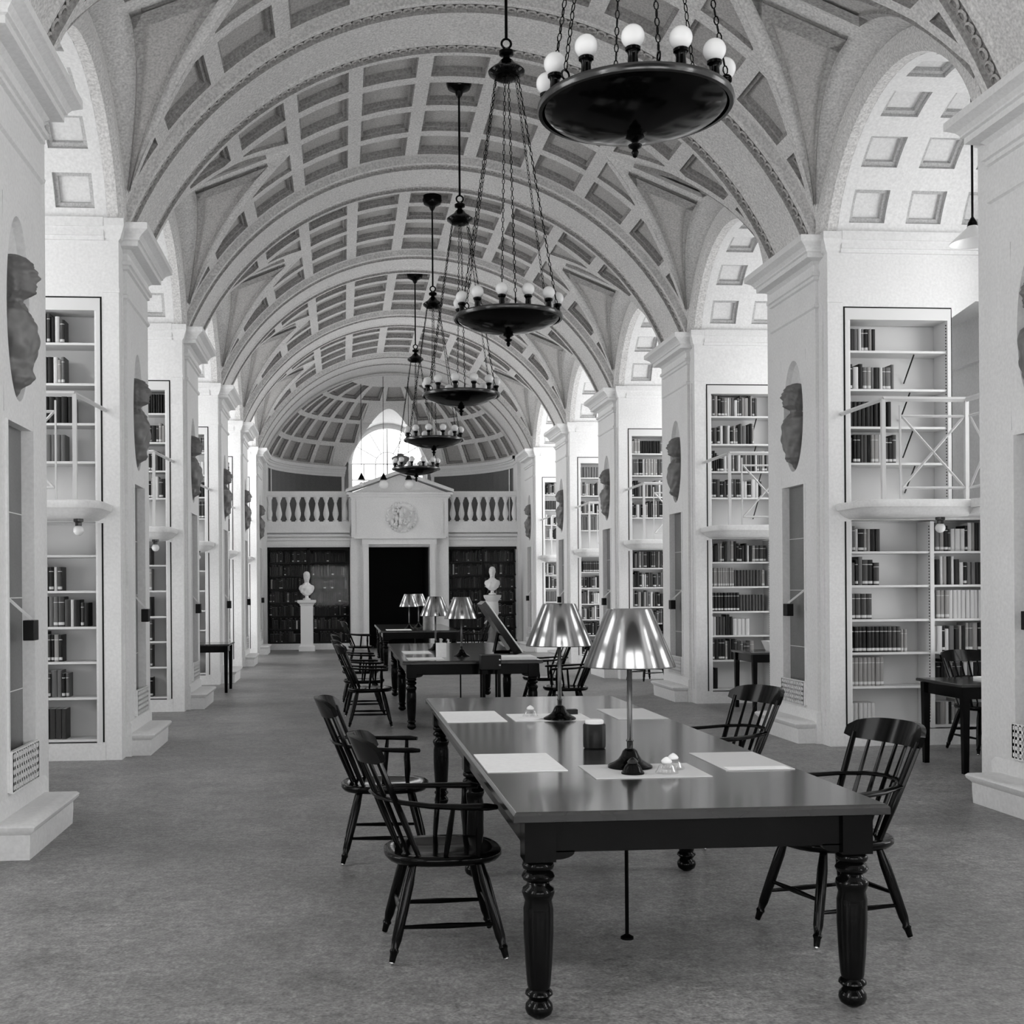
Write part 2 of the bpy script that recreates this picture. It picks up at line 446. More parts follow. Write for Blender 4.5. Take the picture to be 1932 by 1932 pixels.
# ------------------------------------------------------------------ piers
LOWSH = [.197, .593, .93, 1.26, 1.60, 1.937]
UPSH = [2.82, 3.18, 3.555, 3.937]
def pier(k, s):
    y = PY(k); wy = WY(k); ye = wy + 1.675; b = M(); cd = .30
    # front skin with panel recess and oval niche
    p0, p1, q0, q1 = y + .28, y + .95, .36, 2.66
    XF = 3.418; XB = 3.68
    b.box(XF, XB, y, p0, 0, 2.70); b.box(XF, XB, p1, y + 1.215, 0, 2.70); b.box(XF, XB, p0, p1, 0, q0); b.box(XF, XB, p0, p1, q1, 2.70)
    b.box(XF, XB, y, y + 1.215, 4.05, SPR)
    ny0, ny1, nz0, nz1 = y + .26, y + .96, 2.70, 4.05
    b.box(XF, XB, y, ny0, nz0, nz1); b.box(XF, XB, ny1, y + 1.215, nz0, nz1)
    cy, cz, ry, rz = y + .61, 3.40, .27, .59; N = 40
    def sq(a):
        c, s_ = math.cos(a), math.sin(a); hy, hz = (ny1 - ny0) / 2, (nz1 - nz0) / 2
        m_ = min(hy / abs(c) if abs(c) > 1e-6 else 1e9, hz / abs(s_) if abs(s_) > 1e-6 else 1e9)
        return ((ny0 + ny1) / 2 + c * m_, (nz0 + nz1) / 2 + s_ * m_)
    r0 = [(XF,) + sq(2 * PI * i / N) for i in range(N)]
    rings = [r0, [(XF, cy + ry * math.cos(2 * PI * i / N), cz + rz * math.sin(2 * PI * i / N)) for i in range(N)]]
    for j in range(1, 7):
        e = j / 6 * PI / 2; m_ = math.cos(e); d = .21 * math.sin(e)
        rings.append([(XF + d, cy + ry * max(m_, .02) * math.cos(2 * PI * i / N), cz + rz * max(m_, .02) * math.sin(2 * PI * i / N)) for i in range(N)])
    b.loft(rings, True, False)
    # pilaster responds (set back strips)
    b.box(3.45, XB, wy, y, 0, SPR); b.box(3.45, XB, y + 1.215, ye, 0, SPR)
    b.box(3.432, 3.45, wy + .10, wy + .13, .2, 4.40)
    # body
    b.box(XB, 4.73, wy + cd, ye, 0, SPR); b.box(4.73, XE, wy + cd, ye, 0, 2.40); b.box(4.73, XE, wy + cd, ye, 4.44, SPR)
    # face wall around the cases
    def fw(x0, x1, z0, z1): b.box(x0, x1, wy, wy + cd, z0, z1)
    fw(3.45 + .23, 3.68, 0, SPR)
    fw(3.68, XE, 0, .17) if False else None
    fw(3.68, 4.73, 2.25, 2.42); fw(4.73, XE, 2.25, 2.40)
    fw(3.68, XE, 4.44, SPR); fw(3.68, 4.73, 4.37, 4.44)
    fw(XE - .02, XE, 0, 2.25)
    # bevelled corner of passage
    b.add([(4.73, wy, 4.27), (4.98, wy, 4.44), (4.73, wy, 4.44), (4.73, wy + cd, 4.27), (4.98, wy + cd, 4.44), (4.73, wy + cd, 4.44)], [(0, 1, 2), (0, 3, 4, 1), (3, 5, 4)])
    # impost moulding across the alcove face and string course
    b.box(3.58, XE, wy - .028, wy, 4.90, 4.94); b.box(3.58, XE, wy - .047, wy, 4.94, 5.02); b.box(3.58, XE, wy - .063, wy, 5.02, 5.105)
    b.box(3.443, 3.60, wy - .012, wy, 4.41, 4.45)
    b.box(3.45, XE, ye, ye + .05, 4.92, 5.10)
    # low curb under the lower case
    b.box(3.60, XE, wy - .004, wy + cd, 0, .16)
    o = b
    if s < 0: o.mirror()
    o = o.build('wall_' + SIDE[s], PL, smooth=False)
    struct(o, 'white pier between alcoves, %s side, %s from the viewer' % (SIDE[s], ORD[max(0, k - 1)] if k >= 1 else 'behind'))
    # dark stone panel in the recess
    t = M(); t.box(XF + .07, XB, p0, p1, q0, q1)
    for z in (.95, 1.55, 2.1): t.m(1).box(XF + .067, XF + .07, p0, p1, z, z + .006)
    for a_ in (p0, p1 - .035): t.m(2).box(XF - .012, XF + .07, a_, a_ + .035, q0, q1)
    if s < 0: t.mirror()
    struct(t.build('trim_3', [PNL, PL, PL]), 'tall dark stone panel sunk in the hall face of a %s pier' % SIDE[s])
    # capital
    c = M()
    prof = [(0, 4.68), (.025, 4.69), (.025, 4.72), (.045, 4.73), (.045, 4.765), (.015, 4.775), (.015, 4.84), (.05, 4.87), (.13, 4.885), (.13, 4.93), (.15, 4.94), (.15, 4.955), (.175, 4.985), (.215, 5.01), (.235, 5.02), (.235, 5.08), (0, 5.10)]
    c.rectring(XF, 3.6, y, y + 1.215, prof)
    prof2 = [(0, 4.90), (.02, 4.92), (.03, 4.95), (.05, 5.0), (.06, 5.03), (.06, 5.10)]
    c.rectring(3.45, 3.6, wy, ye, prof2)
    c.rectring(XF, 3.6, y, y + 1.215, [(0, 4.40), (.02, 4.415), (.025, 4.44), (0, 4.455)])
    if s < 0: c.mirror()
    struct(c.build('trim_4', PL), 'moulded capital on top of the %s pier' % SIDE[s])
    # plinth
    p = M()
    p.rectring(3.22, 3.46, y + .03, y + 1.17, [(-.005, 0), (0, .10), (0, .15), (.03, .18), (.035, .20), (.02, .215), (-.05, .225)])
    p.rectring(XF, 3.5, y, y + 1.2, [(.02, 0), (.02, .30), (.0, .33)])
    if s < 0: p.mirror()
    struct(p.build('baseboard_' + SIDE[s], PL, smooth=True), 'projecting white plinth block at the foot of a %s pier' % SIDE[s])
for k in range(NB, NA + 1):
    for s in (-1, 1): pier(k, s)

# ------------------------------------------------------------------ galleries
where = {(1, 2): 'nearest right alcove', (1, 3): 'second right alcove', (1, 4): 'third right alcove', (1, 5): 'fourth right alcove', (1, 6): 'farthest right alcove',
         (-1, 2): 'nearest left alcove', (-1, 3): 'second left alcove', (-1, 4): 'third left alcove', (-1, 5): 'fourth left alcove', (-1, 6): 'farthest left alcove'}
def mir(s, p): return (s * p[0], p[1], p[2])
def gallery(k, s):
    wy = WY(k); y0 = wy - 2.81; g = M(); gy = wy - .62
    # front slab with rounded outer end, profile loft
    def rr(o, z):
        pts = [(4.60 - o * 0, wy, z), (4.60, gy - o, z)]
        rad = .16
        for i in range(7):
            a = PI / 2 * i / 6
            pts.append((3.56 + rad - (rad + o) * math.sin(a) - 0, gy + rad - (rad + o) * math.cos(a), z))
        pts.append((3.56 - o, wy, z)); return pts
    g.loft([rr(-.10, 2.255), rr(-.06, 2.275), rr(-.02, 2.30), rr(.0, 2.325), rr(.03, 2.34), rr(.04, 2.365), rr(.04, 2.40), rr(.02, 2.41)])
    # side slab along the outer wall
    g.box(4.60, XE, y0, wy, 2.27, 2.33); g.box(4.56, XE, y0, wy, 2.33, 2.41)
    if s < 0: g.mirror()
    struct(g.build('trim_5', PL, smooth=True), 'moulded gallery floor edge in the %s' % where[(s, k)])
    r = empty('gallery_railing', (s * 4.1, gy, 2.41))
    tag(r, 'painted iron railing with crossed bars on the gallery of the %s' % where[(s, k)], 'railing', 'gallery railings')
    def part(nm, mb):
        if s < 0: mb.mirror()
        mb.v = [(x - s * 4.1, yy - gy, z - 2.41) for x, yy, z in mb.v]
        return mb.build(nm, IRN, r)
    A = (3.58, wy - .005, 3.30); B = (3.74, gy + .04, 3.36); C = (4.56, gy + .04, 3.36); D = (4.56, y0 + .05, 3.36)
    t = M(); t.bar(A, B, .03, .03); t.bar(B, C, .035, .035); t.bar(C, D, .035, .035); part('handrail', t)
    for P in (B, C, (4.56, wy - 1.25, 3.36), (4.56, wy - 1.9, 3.36), (4.56, y0 + .06, 3.36)):
        t = M(); t.box(P[0] - .018, P[0] + .018, P[1] - .018, P[1] + .018, 2.41, 3.36); part('post', t)
    def brace(p, q):
        t = M(); z0, z1 = 2.52, 3.20
        t.bar((p[0], p[1], z0), (q[0], q[1], z0), .018, .018); t.bar((p[0], p[1], z1), (q[0], q[1], z1), .018, .018)
        t.bar((p[0], p[1], z0), (q[0], q[1], z1), .018, .018); t.bar((p[0], p[1], z1), (q[0], q[1], z0), .018, .018)
        part('cross_brace', t)
    brace((3.92, gy + .04), (4.54, gy + .04))
    t = M(); t.box(3.90, 3.915, gy + .03, gy + .05, 2.41, 3.3); part('post', t)
    brace((4.56, gy - .02), (4.56, wy - 1.23)); brace((4.56, wy - 1.27), (4.56, wy - 1.88)); brace((4.56, wy - 1.92), (4.56, y0 + .1))
for k in range(2, 7):
    for s in (-1, 1): gallery(k, s)

# ------------------------------------------------------------------ bookcases
CD = .30
bk_n = {'n': 0}
def bookcase(k, s, upper):
    wy = WY(k)
    zt = 4.24 if upper else 2.235
    zb = 2.42 if upper else .17
    xs = [(3.66, 4.68)] if upper else [(3.66, 4.49), (4.53, 5.32)]
    sh = UPSH if upper else LOWSH
    lab = ('upper gallery bookcase' if upper else 'lower bookcase') + ' set in the wall of the ' + where[(s, k)]
    r = empty('bookcase', (s * xs[0][0], wy, zb)); tag(r, 'white painted ' + lab, 'bookcase', 'alcove bookcases')
    def part(nm, mb, mt):
        if s < 0: mb.mirror()
        mb.v = [(x - s * xs[0][0], y - wy, z - zb) for x, y, z in mb.v]
        return mb.build(nm, mt, r)
    X0, X1 = xs[0][0], xs[-1][1]
    b = M(); b.box(X0 - .02, X1 + .02, wy + CD - .015, wy + CD - .002, zb, zt); part('back_panel', b, CBK)
    fr = M()
    if upper:
        fr.box(3.625, 3.66, wy - .012, wy + .27, zb, 4.355); fr.box(4.68, 4.715, wy - .012, wy + .27, zb, 4.355); fr.box(3.66, 4.68, wy - .012, wy + .27, 4.24, 4.355)
        fr.m(1).box(3.61, 3.625, wy - .0025, wy + .2, zb, 4.355); fr.box(3.61, 4.728, wy - .002, wy + .2, 4.355, 4.371); fr.box(4.715, 4.728, wy - .0025, wy + .2, zb, 4.355)  # black strips stand in for the shadow gap around the case
    else:
        fr.box(3.625, 3.66, wy - .008, wy + .27, .17, zt); fr.box(4.49, 4.53, wy - .004, wy + .27, .17, zt); fr.box(5.32, 5.33, wy, wy + .27, .17, zt)
        fr.m(1).box(3.61, 3.625, wy - .003, wy + .2, .17, zt)  # shadow gap beside the lower case, drawn as a black strip
    part('frame', fr, [SHF, BLK])
    pg = M()
    for x0, x1 in xs:
        for xx in (x0 + .004, x1 - .004):
            z = zb + .06
            while z < zt - .05:
                pg.box(xx - .003, xx + .003, wy + .012, wy + .02, z, z + .012); z += .03
    if k <= 3: part('peg_strip', pg, BLK)
    for z in sh:
        for x0, x1 in xs:
            t = M(); t.box(x0, x1, wy + .012, wy + CD - .016, z - .022, z); part('shelf', t, SHF)
            if upper:
                t = M(); xb = x1 - .32 + random.uniform(-.05, .05)
                t.bar((xb, wy + CD - .03, z - .28), (xb, wy + .05, z - .03), .012, .012); part('shelf_bracket', t, BRM)
for k in range(2, 7):
    for s in (-1, 1):
        bookcase(k, s, False); bookcase(k, s, True)

# ---- books: a few proto meshes, copied
protos = []
def book_mesh(tone, h, w, d, bands):
    m = M(); n = 6
    pts = []
    for i in range(n + 1):
        a = PI * i / n; pts.append((-w / 2 * math.cos(a), -.012 * math.sin(a)))
    pts += [(w / 2, d), (-w / 2, d)]
    m.m(0).loft([[(x, y, 0) for x, y in pts], [(x, y, h) for x, y in pts]])
    m.m(1).box(-w / 2 + .004, w / 2 - .004, .01, d - .004, h, h + .001)
    if bands:
        for zf in (.06, .80):
            m.m(2).loft([[(x * 1.01, y * 1.25 - .0008, h * zf) for x, y in pts[:n + 1]] + [(w / 2, .004, h * zf), (-w / 2, .004, h * zf)], [(x * 1.01, y * 1.25 - .0008, h * zf + (.026 if zf == .06 else .006)) for x, y in pts[:n + 1]] + [(w / 2, .004, h * zf + (.026 if zf == .06 else .006)), (-w / 2, .004, h * zf + (.026 if zf == .06 else .006))]])
    me = bpy.data.meshes.new('book'); me.from_pydata(m.v, [], m.f); 
    for q in (BK[tone], PAGES, BAND): me.materials.append(q)
    me.polygons.foreach_set('material_index', m.mi); me.update()
    return me, m
PR = {}
def proto(tone, hi, wi, bands):
    key = (tone, hi, wi, bands)
    if key not in PR: PR[key] = book_mesh(tone, (.225, .255, .285)[hi], (.030, .042, .056)[wi], .17, bands) 
    return PR[key]
tone_name = ['black', 'charcoal', 'grey', 'pale', 'white']
stuff = M()
def add_book(x, y, z, tone, hi, wi, bands, lean, individual, label, group):
    me, m = proto(tone, hi, wi, bands)
    if individual and bk_n['n'] < 299:
        o = bpy.data.objects.new('book', me); COL.objects.link(o); o.location = (x, y, z); o.rotation_euler = (0, lean, 0)
        tag(o, label, 'book', group); bk_n['n'] += 1
    else:
        o_ = len(stuff.v); cl, sl = math.cos(lean), math.sin(lean)
        stuff.v += [(x + vx * cl + vz * sl, y + vy, z - vx * sl + vz * cl) for vx, vy, vz in m.v]
        stuff.f += [tuple(i + o_ for i in f_) for f_ in m.f]
        stuff.mi += [(tone if q == 0 else 5 if q == 1 else 6) for q in m.mi]
SHN = ['bottom', 'second', 'third', 'fourth', 'fifth', 'top']
def fill(k, s, upper, ci, x0, x1, z, start, stop, shelf_name, individual, weights, xvis=None):
    # x0..x1 positive interior; start/stop fractions where books stand
    wy = WY(k); x = x0 + (x1 - x0) * start; lim = x0 + (x1 - x0) * stop; i = 0; row = []
    same = random.random() < .35; tone = random.choices(range(5), weights)[0]; hi = random.choice((0, 1, 2)); wi = random.choice((0, 1, 1, 2)); bands = random.random() < .4
    while True:
        if not same or random.random() < .12:
            tone = random.choices(range(5), weights)[0]; wi = random.choice((0, 0, 1, 1, 2)); bands = random.random() < .5
            hi = max(0, min(2, hi + random.choice((-1, 0, 0, 1))))
        w = (.030, .042, .056)[wi] + .002
        if x + w > lim: break
        row.append((x + w / 2, tone, hi, wi, bands)); x += w
    if s > 0: order = row
    else: order = list(reversed(row))
    case = ('upper' if upper else ('lower' if s < 0 or ci == 0 else 'lower right-hand'))
    vis = [q for q in order if xvis is None or q[0] <= xvis]
    for i, (xx, tone, hi, wi, bands) in enumerate(order):
        ind = individual and (xvis is None or xx <= xvis)
        j = vis.index((xx, tone, hi, wi, bands)) if ind else i
        lb = '%s %s book, %s from left on %s shelf, %s case, %s' % (('low', 'medium', 'tall')[hi], tone_name[tone], ORD[min(j, 19)] if j < 20 else 'last', shelf_name, case, where.get((s, k), ''))
        add_book(s * xx, wy + .06 + random.uniform(0, .02), z + .0005, tone, hi, wi, bands, 0, ind, lb, None)
# fractions measured off the photograph
UF2 = {3: (.02, .36), 2: (.02, .50), 1: (.02, .48), 0: (.02, .53)}
LF2a = {5: (.02, .42), 4: (.02, .42), 3: (.02, .36), 2: (.02, .78), 1: (.02, .46), 0: (.02, .38)}
LF2b = {5: (.05, .92), 4: (.05, .86), 3: (.02, .90), 2: (.02, .88), 1: (.02, .90), 0: (.06, .42)}
Wm = [5, 3, 3, 3, 3]; Wd = [7, 4, 3, 1, 2]
for i, z in enumerate(UPSH): fill(2, 1, True, 0, 3.665, 4.675, z, *UF2[i], ('bottom', 'second', 'third', 'top')[i], True, Wm)
for i, z in enumerate(LOWSH):
    fill(2, 1, False, 0, 3.665, 4.485, z, *LF2a[i], SHN[i], True, Wm)
    fill(2, 1, False, 1, 4.535, 5.315, z, *LF2b[i], SHN[i], True, Wm)
for i, z in enumerate(UPSH):
    if i == 0 or True: fill(2, -1, True, 0, 3.665, 4.675, z, (.30, .22, .30, .30)[i], .98, ('bottom', 'second', 'third', 'top')[i], True, Wm, 4.16)
for i, z in enumerate(LOWSH):
    fill(2, -1, False, 0, 3.665, 4.485, z, (.38, .35, .42, .12, .42, .9)[i], .98, SHN[i], True, Wd, 4.16)
for i in (3, 2, 1, 0): fill(3, 1, True, 0, 3.665, 4.675, UPSH[i], .02, (.76, .82, .68, .70)[i], ('bottom', 'second', 'third', 'top')[i], True, Wm)
for i in (5, 4, 3, 2, 1):
    fill(3, 1, False, 0, 3.665, 4.485, LOWSH[i], .02, (.1, .75, .72, .96, .98, .98)[i], SHN[i], i >= 3, Wd)
fill(3, 1, False, 0, 3.665, 4.485, LOWSH[0], .02, .14, 'bottom', False, Wd)
for k in (3, 4, 5, 6):
    for s in (1, -1):
        if k == 3 and s == 1: continue
        for i, z in enumerate(UPSH): fill(k, s, True, 0, 3.665, 4.675, z, .02, random.uniform(.8, .98), '', False, Wm)
        for i, z in enumerate(LOWSH): fill(k, s, False, 0, 3.665, 4.485, z, .02 if s > 0 else .25, .97, '', False, Wd)

# ------------------------------------------------------------------ busts in the niches, pier fittings
def bust_mesh(prof, head, seed, seg=48):
    """prof: list (z, rx, ry, cx); head: (zc, size). Faces +x. one continuous surface"""
    rnd = random.Random(seed); zc, hs = head; ph = rnd.uniform(0, 6)
    def interp(z):
        for i in range(len(prof) - 1):
            a, b = prof[i], prof[i + 1]
            if a[0] <= z <= b[0]:
                t = (z - a[0]) / (b[0] - a[0]); t = t * t * (3 - 2 * t)
                return [a[j] + (b[j] - a[j]) * t for j in (1, 2, 3)]
        return list(prof[-1][1:])
    z0, z1 = prof[0][0], prof[-1][0]; n = 110; rings = []
    def g(x, s_): return math.exp(-(x / s_) ** 2)
    for i in range(n + 1):
        z = z0 + (z1 - z0) * i / n; rx, ry, cx = interp(z); ring = []
        for j in range(seg):
            a = 2 * PI * j / seg; ad = a if a <= PI else a - 2 * PI
            d = 0; h = (z - zc) / hs        # h -1 .. 1 over the head
            if -1.1 < h < 1.05:
                d += hs * .24 * g(ad, .20) * g(h + .04, .17) * (1 if h < .2 else .6)     # nose
                d += hs * .12 * g(ad, .7) * g(h - .28, .12)                               # brow
                d -= hs * .13 * g(abs(ad) - .38, .16) * g(h - .10, .10)                   # eye sockets
                d += hs * .10 * g(ad, .28) * (g(h + .42, .06) + g(h + .54, .05))          # lips
                d += hs * .18 * g(ad, .35) * g(h + .80, .14)                              # chin
                d += hs * .10 * g(abs(ad) - 1.55, .16) * g(h + .02, .22)                  # ears
                if abs(ad) > 1.0 or h > .5: d += hs * .07 * math.sin(13 * ad + 9 * h + ph) * math.sin(11 * h + ph)   # curls
            elif z < zc - hs * 1.2 and z > z0 + .16:
                d += .009 * math.sin(4 * ad + 24 * z + ph) + .005 * math.sin(9 * ad - 30 * z)  # drapery
            ring.append((cx + (rx + d) * math.cos(a), (ry + d * .8) * math.sin(a), z))
        rings.append(ring)
    return M().loft(rings)
NB_PROF = [(0, .004, .004, .0), (.06, .010, .012, .0), (.12, .03, .035, .005), (.17, .075, .085, .01), (.20, .09, .10, .015), (.24, .085, .10, .015), (.29, .095, .12, .015), (.40, .115, .165, .012), (.52, .12, .20, .008), (.60, .10, .185, 0), (.64, .075, .11, -.005), (.675, .055, .062, -.004), (.70, .055, .06, 0), (.722, .072, .066, .014), (.75, .094, .078, .02), (.80, .106, .085, .016), (.87, .116, .092, .006), (.92, .112, .088, -.002), (.955, .092, .073, -.006), (.98, .052, .045, -.008), (.992, .008, .008, -.008)]
for k in range(1, 7):
    for s in (-1, 1):
        hh = M(); hh = bust_mesh(NB_PROF, (.84, .13), k * 10 + s)
        hh.v = [(x, y, z) for x, y, z in hh.v]
        o = hh.build('bust', GRY, smooth=True, ang=60)
        o.location = (s * 3.45, PY(k) + .61, 2.76); o.rotation_euler = (0, 0, PI if s > 0 else 0)
        o.scale = (1.15, 1, 1)
        tag(o, 'grey draped bust on a pointed corbel in the oval niche of the %s %s pier' % (ORD[k - 1], SIDE[s]), 'bust', 'busts in the pier niches')
        # vent grille at foot of the panel
        g = M(); xx = s * 3.40; y0, y1, z0, z1 = PY(k) + .30, PY(k) + .93, .36, .60
        ny, nz = 12, 5
        for i in range(ny + 1): yy = y0 + (y1 - y0) * i / ny; g.box(xx - .012, xx + .012, yy - .012, yy + .012, z0, z1)
        for i in range(nz + 1): zz = z0 + (z1 - z0) * i / nz; g.box(xx - .012, xx + .012, y0, y1, zz - .01, zz + .01)
        g.m(1).box(xx + s * .03, xx + s * .036, y0, y1, z0, z1)
        g.m(0).box(xx - s * .012, xx + s * .08, y0, y0 + .03, z0, z1); g.box(xx - s * .012, xx + s * .08, y1 - .03, y1, z0, z1)
        o = g.build('vent_grille', [PL, BLK]); tag(o, 'white pierced heating grille at the foot of the %s %s pier' % (ORD[k - 1], SIDE[s]), 'grille', 'pier heating grilles')
        # sloping bracket with black box
        r = empty('wall_bracket', (s * 3.46, PY(k) + .29, 1.58)); tag(r, 'white sloping rod with a black box on the %s %s pier panel' % (ORD[k - 1], SIDE[s]), 'bracket', 'pier brackets')
        t = M(); t.bar((0, 0, .02), (-s * .10, .34, -.16), .016, .016); t.build('rod', WHT, r)
        t = M(); t.box(-s * .13, -s * .06, .30, .42, -.30, -.17); t.build('box', BLK, r, bevel=.004)

# ------------------------------------------------------------------ end of hall: portal wall, balcony, apse
EY = 32.2
w = M()
for s in (-1, 1):
    w.box(s * 3.45, s * 3.75, WY(6) + 1.675, EY, 0, 8.2)
    w.box(s * 3.36, s * 3.75, EY - .28, EY + .5, 0, 5.0)           # end jamb
    w.box(s * 3.34, s * 3.75, EY - .32, EY + .5, 5.0, 5.14)
    w.box(s * 3.4, s * 6, EY, EY + .5, 0, 8.2)
    w.box(s * 4.2, s * 6, EY + .4, 37, 0, 8.2)
struct(w.build('wall_end', PL), 'white plaster jambs where the hall meets the apse')
# plain vault strip to the apse
v = M(); n = 40; y0, y1 = PY(6) + 1.2, EY
for i in range(n):
    a0 = -PHR + 2 * PHR * i / n; a1 = -PHR + 2 * PHR * (i + 1) / n
    v.add([vault(a0, y0, .04, VR), vault(a1, y0, .04, VR), vault(a1, y1, .04, VR), vault(a0, y1, .04, VR)], [(0, 1, 2, 3)])
    v.add([vault(a0, y1, -.02, VR), vault(a1, y1, -.02, VR), vault(a1, y1, 1.4, VR), vault(a0, y1, 1.4, VR)], [(0, 1, 2, 3)])
    for dd, da in ((.0, .14), (-.03, .22)):
        v.add([vault(a0, y1 - da, dd, VR), vault(a1, y1 - da, dd, VR), vault(a1, y1 - da + .06, dd, VR), vault(a0, y1 - da + .06, dd, VR)], [(0, 1, 2, 3)])
struct(v.build('ceiling', PLC), 'plain vault strip and arch before the apse')
# wall below balcony
w = M()
def wb(x0, x1, z0, z1, y0=EY - .1, y1=EY + .3): w.box(x0, x1, y0, y1, z0, z1)
wb(-3.45, 3.45, 2.74, 3.30)
wb(-1.16, -.66, 0, 2.8); wb(.98, 1.47, 0, 2.8); wb(-.66, .98, 2.80, 2.9); wb(-3.45, -3.38, 0, 2.8); wb(3.40, 3.45, 0, 2.8)
wb(-3.45, -1.1, 0, .16, EY - .14); wb(1.4, 3.45, 0, .16, EY - .14)
for x0, x1 in ((-3.45, -1.16), (1.47, 3.45)):
    for y_, za, zb in ((.13, 2.78, 2.82), (.16, 2.92, 2.98), (.20, 3.02, 3.08), (.27, 3.12, 3.20), (.22, 3.2, 3.30)): w.box(x0, x1, EY - y_, EY, za, zb)
w.box(-3.45, 3.45, EY, EY + 3.6, 3.1, 3.2)          # apse floor
struct(w.build('wall_end', PL), 'white entablature and piers below the apse balcony')
# door portal
p = M()
p.box(-1.12, 1.47, EY - .38, EY + .2, 2.98, 4.10)
p.box(-1.05, 1.40, EY - .41, EY - .38, 2.95, 3.04)
p.box(-.98, -.92, EY - .40, EY - .38, 3.04, 3.98); p.box(1.28, 1.34, EY - .40, EY - .38, 3.04, 3.98)
for x0, x1 in ((-.84, -.66), (.98, 1.16)): p.box(x0, x1, EY - .30, EY + .1, 0, 2.95); p.box(x0 + .04, x1 - .04, EY - .33, EY - .30, 0, 2.9)
for x0, x1 in ((-1.14, -.84), (1.16, 1.49)): p.box(x0, x1, EY - .22, EY + .1, 0, 2.98)
p.box(-.84, 1.16, EY - .34, EY + .1, 2.80, 2.97)
# cornice and pediment
for o_, za, zb in ((.02, 4.02, 4.06), (.06, 4.06, 4.12), (.12, 4.12, 4.18)): p.box(-1.12 - o_, 1.47 + o_, EY - .38 - o_, EY + .2, za, zb)
cx = .175
def tri(hw, h0, h1, ya, yb):
    p.add([(cx - hw, ya, h0), (cx + hw, ya, h0), (cx, ya, h1), (cx - hw, yb, h0), (cx + hw, yb, h0), (cx, yb, h1)], [(0, 1, 2), (3, 5, 4), (0, 3, 4, 1), (1, 4, 5, 2), (2, 5, 3, 0)])
tri(1.28, 4.18, 4.66, EY - .34, EY + .2)
for sg in (-1, 1):
    p.add([(cx + sg * 1.44, EY - .52, 4.18), (cx, EY - .52, 4.68), (cx, EY - .52, 4.78), (cx + sg * 1.44, EY - .52, 4.26), (cx + sg * 1.44, EY + .2, 4.18), (cx, EY + .2, 4.68), (cx, EY + .2, 4.78), (cx + sg * 1.44, EY + .2, 4.26)],
          [(0, 1, 2, 3), (4, 7, 6, 5), (0, 4, 5, 1), (3, 2, 6, 7), (0, 3, 7, 4), (1, 5, 6, 2)])
struct(p.build('trim_6', PL), 'white pedimented door surround in the middle of the end wall')
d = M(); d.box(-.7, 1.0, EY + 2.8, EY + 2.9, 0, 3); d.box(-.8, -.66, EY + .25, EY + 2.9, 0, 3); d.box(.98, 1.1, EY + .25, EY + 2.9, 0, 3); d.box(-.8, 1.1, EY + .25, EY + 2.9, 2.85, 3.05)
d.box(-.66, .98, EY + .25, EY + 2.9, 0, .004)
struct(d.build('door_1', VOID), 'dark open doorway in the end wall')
# medallion
md = M(); cx2, cz2 = .22, 3.52
md.lathe([(.40, 0), (.41, .02), (.37, .035), (.35, .03), (0.001, .03)], seg=40)
rnd = random.Random(3)
for i in range(46):
    a = rnd.uniform(0, 2 * PI); rr_ = .31 * math.sqrt(rnd.random()); md.sphere((rr_ * math.cos(a), rr_ * math.sin(a), .035), rnd.uniform(.03, .07), 8, 5, (1, rnd.uniform(.6, 1.8), 2.2))
for i in range(28): a = 2 * PI * i / 28; md.sphere((.385 * math.cos(a), .385 * math.sin(a), .03), .035, 8, 5)
o = md.build('relief_medallion', PL, smooth=True); o.location = (cx2, EY - .375, cz2); o.rotation_euler = (PI / 2, 0, 0)
tag(o, 'round carved relief medallion above the dark doorway', 'medallion')
# urn on the pediment
u = M(); u.lathe([(.02, 0), (.12, .005), (.12, .03), (.05, .06), (.05, .10), (.15, .20), (.23, .30), (.24, .36), (.17, .40), (.08, .42), (.10, .45), (.02, .48)], seg=20)
o = u.build('urn', GRY, smooth=True); o.location = (.21, EY - .25, 4.76); tag(o, 'grey covered urn on top of the door pediment', 'urn')
# balustrades
for s, x0, x1 in ((-1, -3.42, -1.16), (1, 1.50, 3.42)):
    r = empty('balustrade', ((x0 + x1) / 2, EY - .08, 3.30)); tag(r, 'white stone balustrade of the apse balcony, %s of the portal' % SIDE[s], 'balustrade', 'apse balustrades')
    def pt(nm, mb):
        mb.v = [(x - (x0 + x1) / 2, y - EY + .08, z - 3.30) for x, y, z in mb.v]; return mb.build(nm, PL, r, smooth=(nm == 'baluster'))
    b = M(); b.box(x0, x1, EY - .17, EY + .01, 3.30, 3.42); pt('base', b)
    b = M(); b.box(x0, x1, EY - .18, EY + .02, 4.12, 4.23); b.box(x0, x1, EY - .15, EY - .01, 4.08, 4.12); pt('handrail', b)
    n = 9 if s < 0 else 8
    for i in range(n):
        xx = x0 + .03 + (x1 - x0 - .06) * (i + .0) / (n - 1) if False else x0 + (x1 - x0) * (i + .5) / n
        b = M(); b.lathe([(.075, 3.42), (.075, 3.45), (.04, 3.47), (.055, 3.52), (.08, 3.60), (.08, 3.66), (.06, 3.76), (.036, 3.88), (.034, 3.93), (.05, 3.95), (.05, 3.98), (.065, 4.01), (.085, 4.05), (.085, 4.085)], (xx, EY - .08, 0), 12); pt('baluster', b)
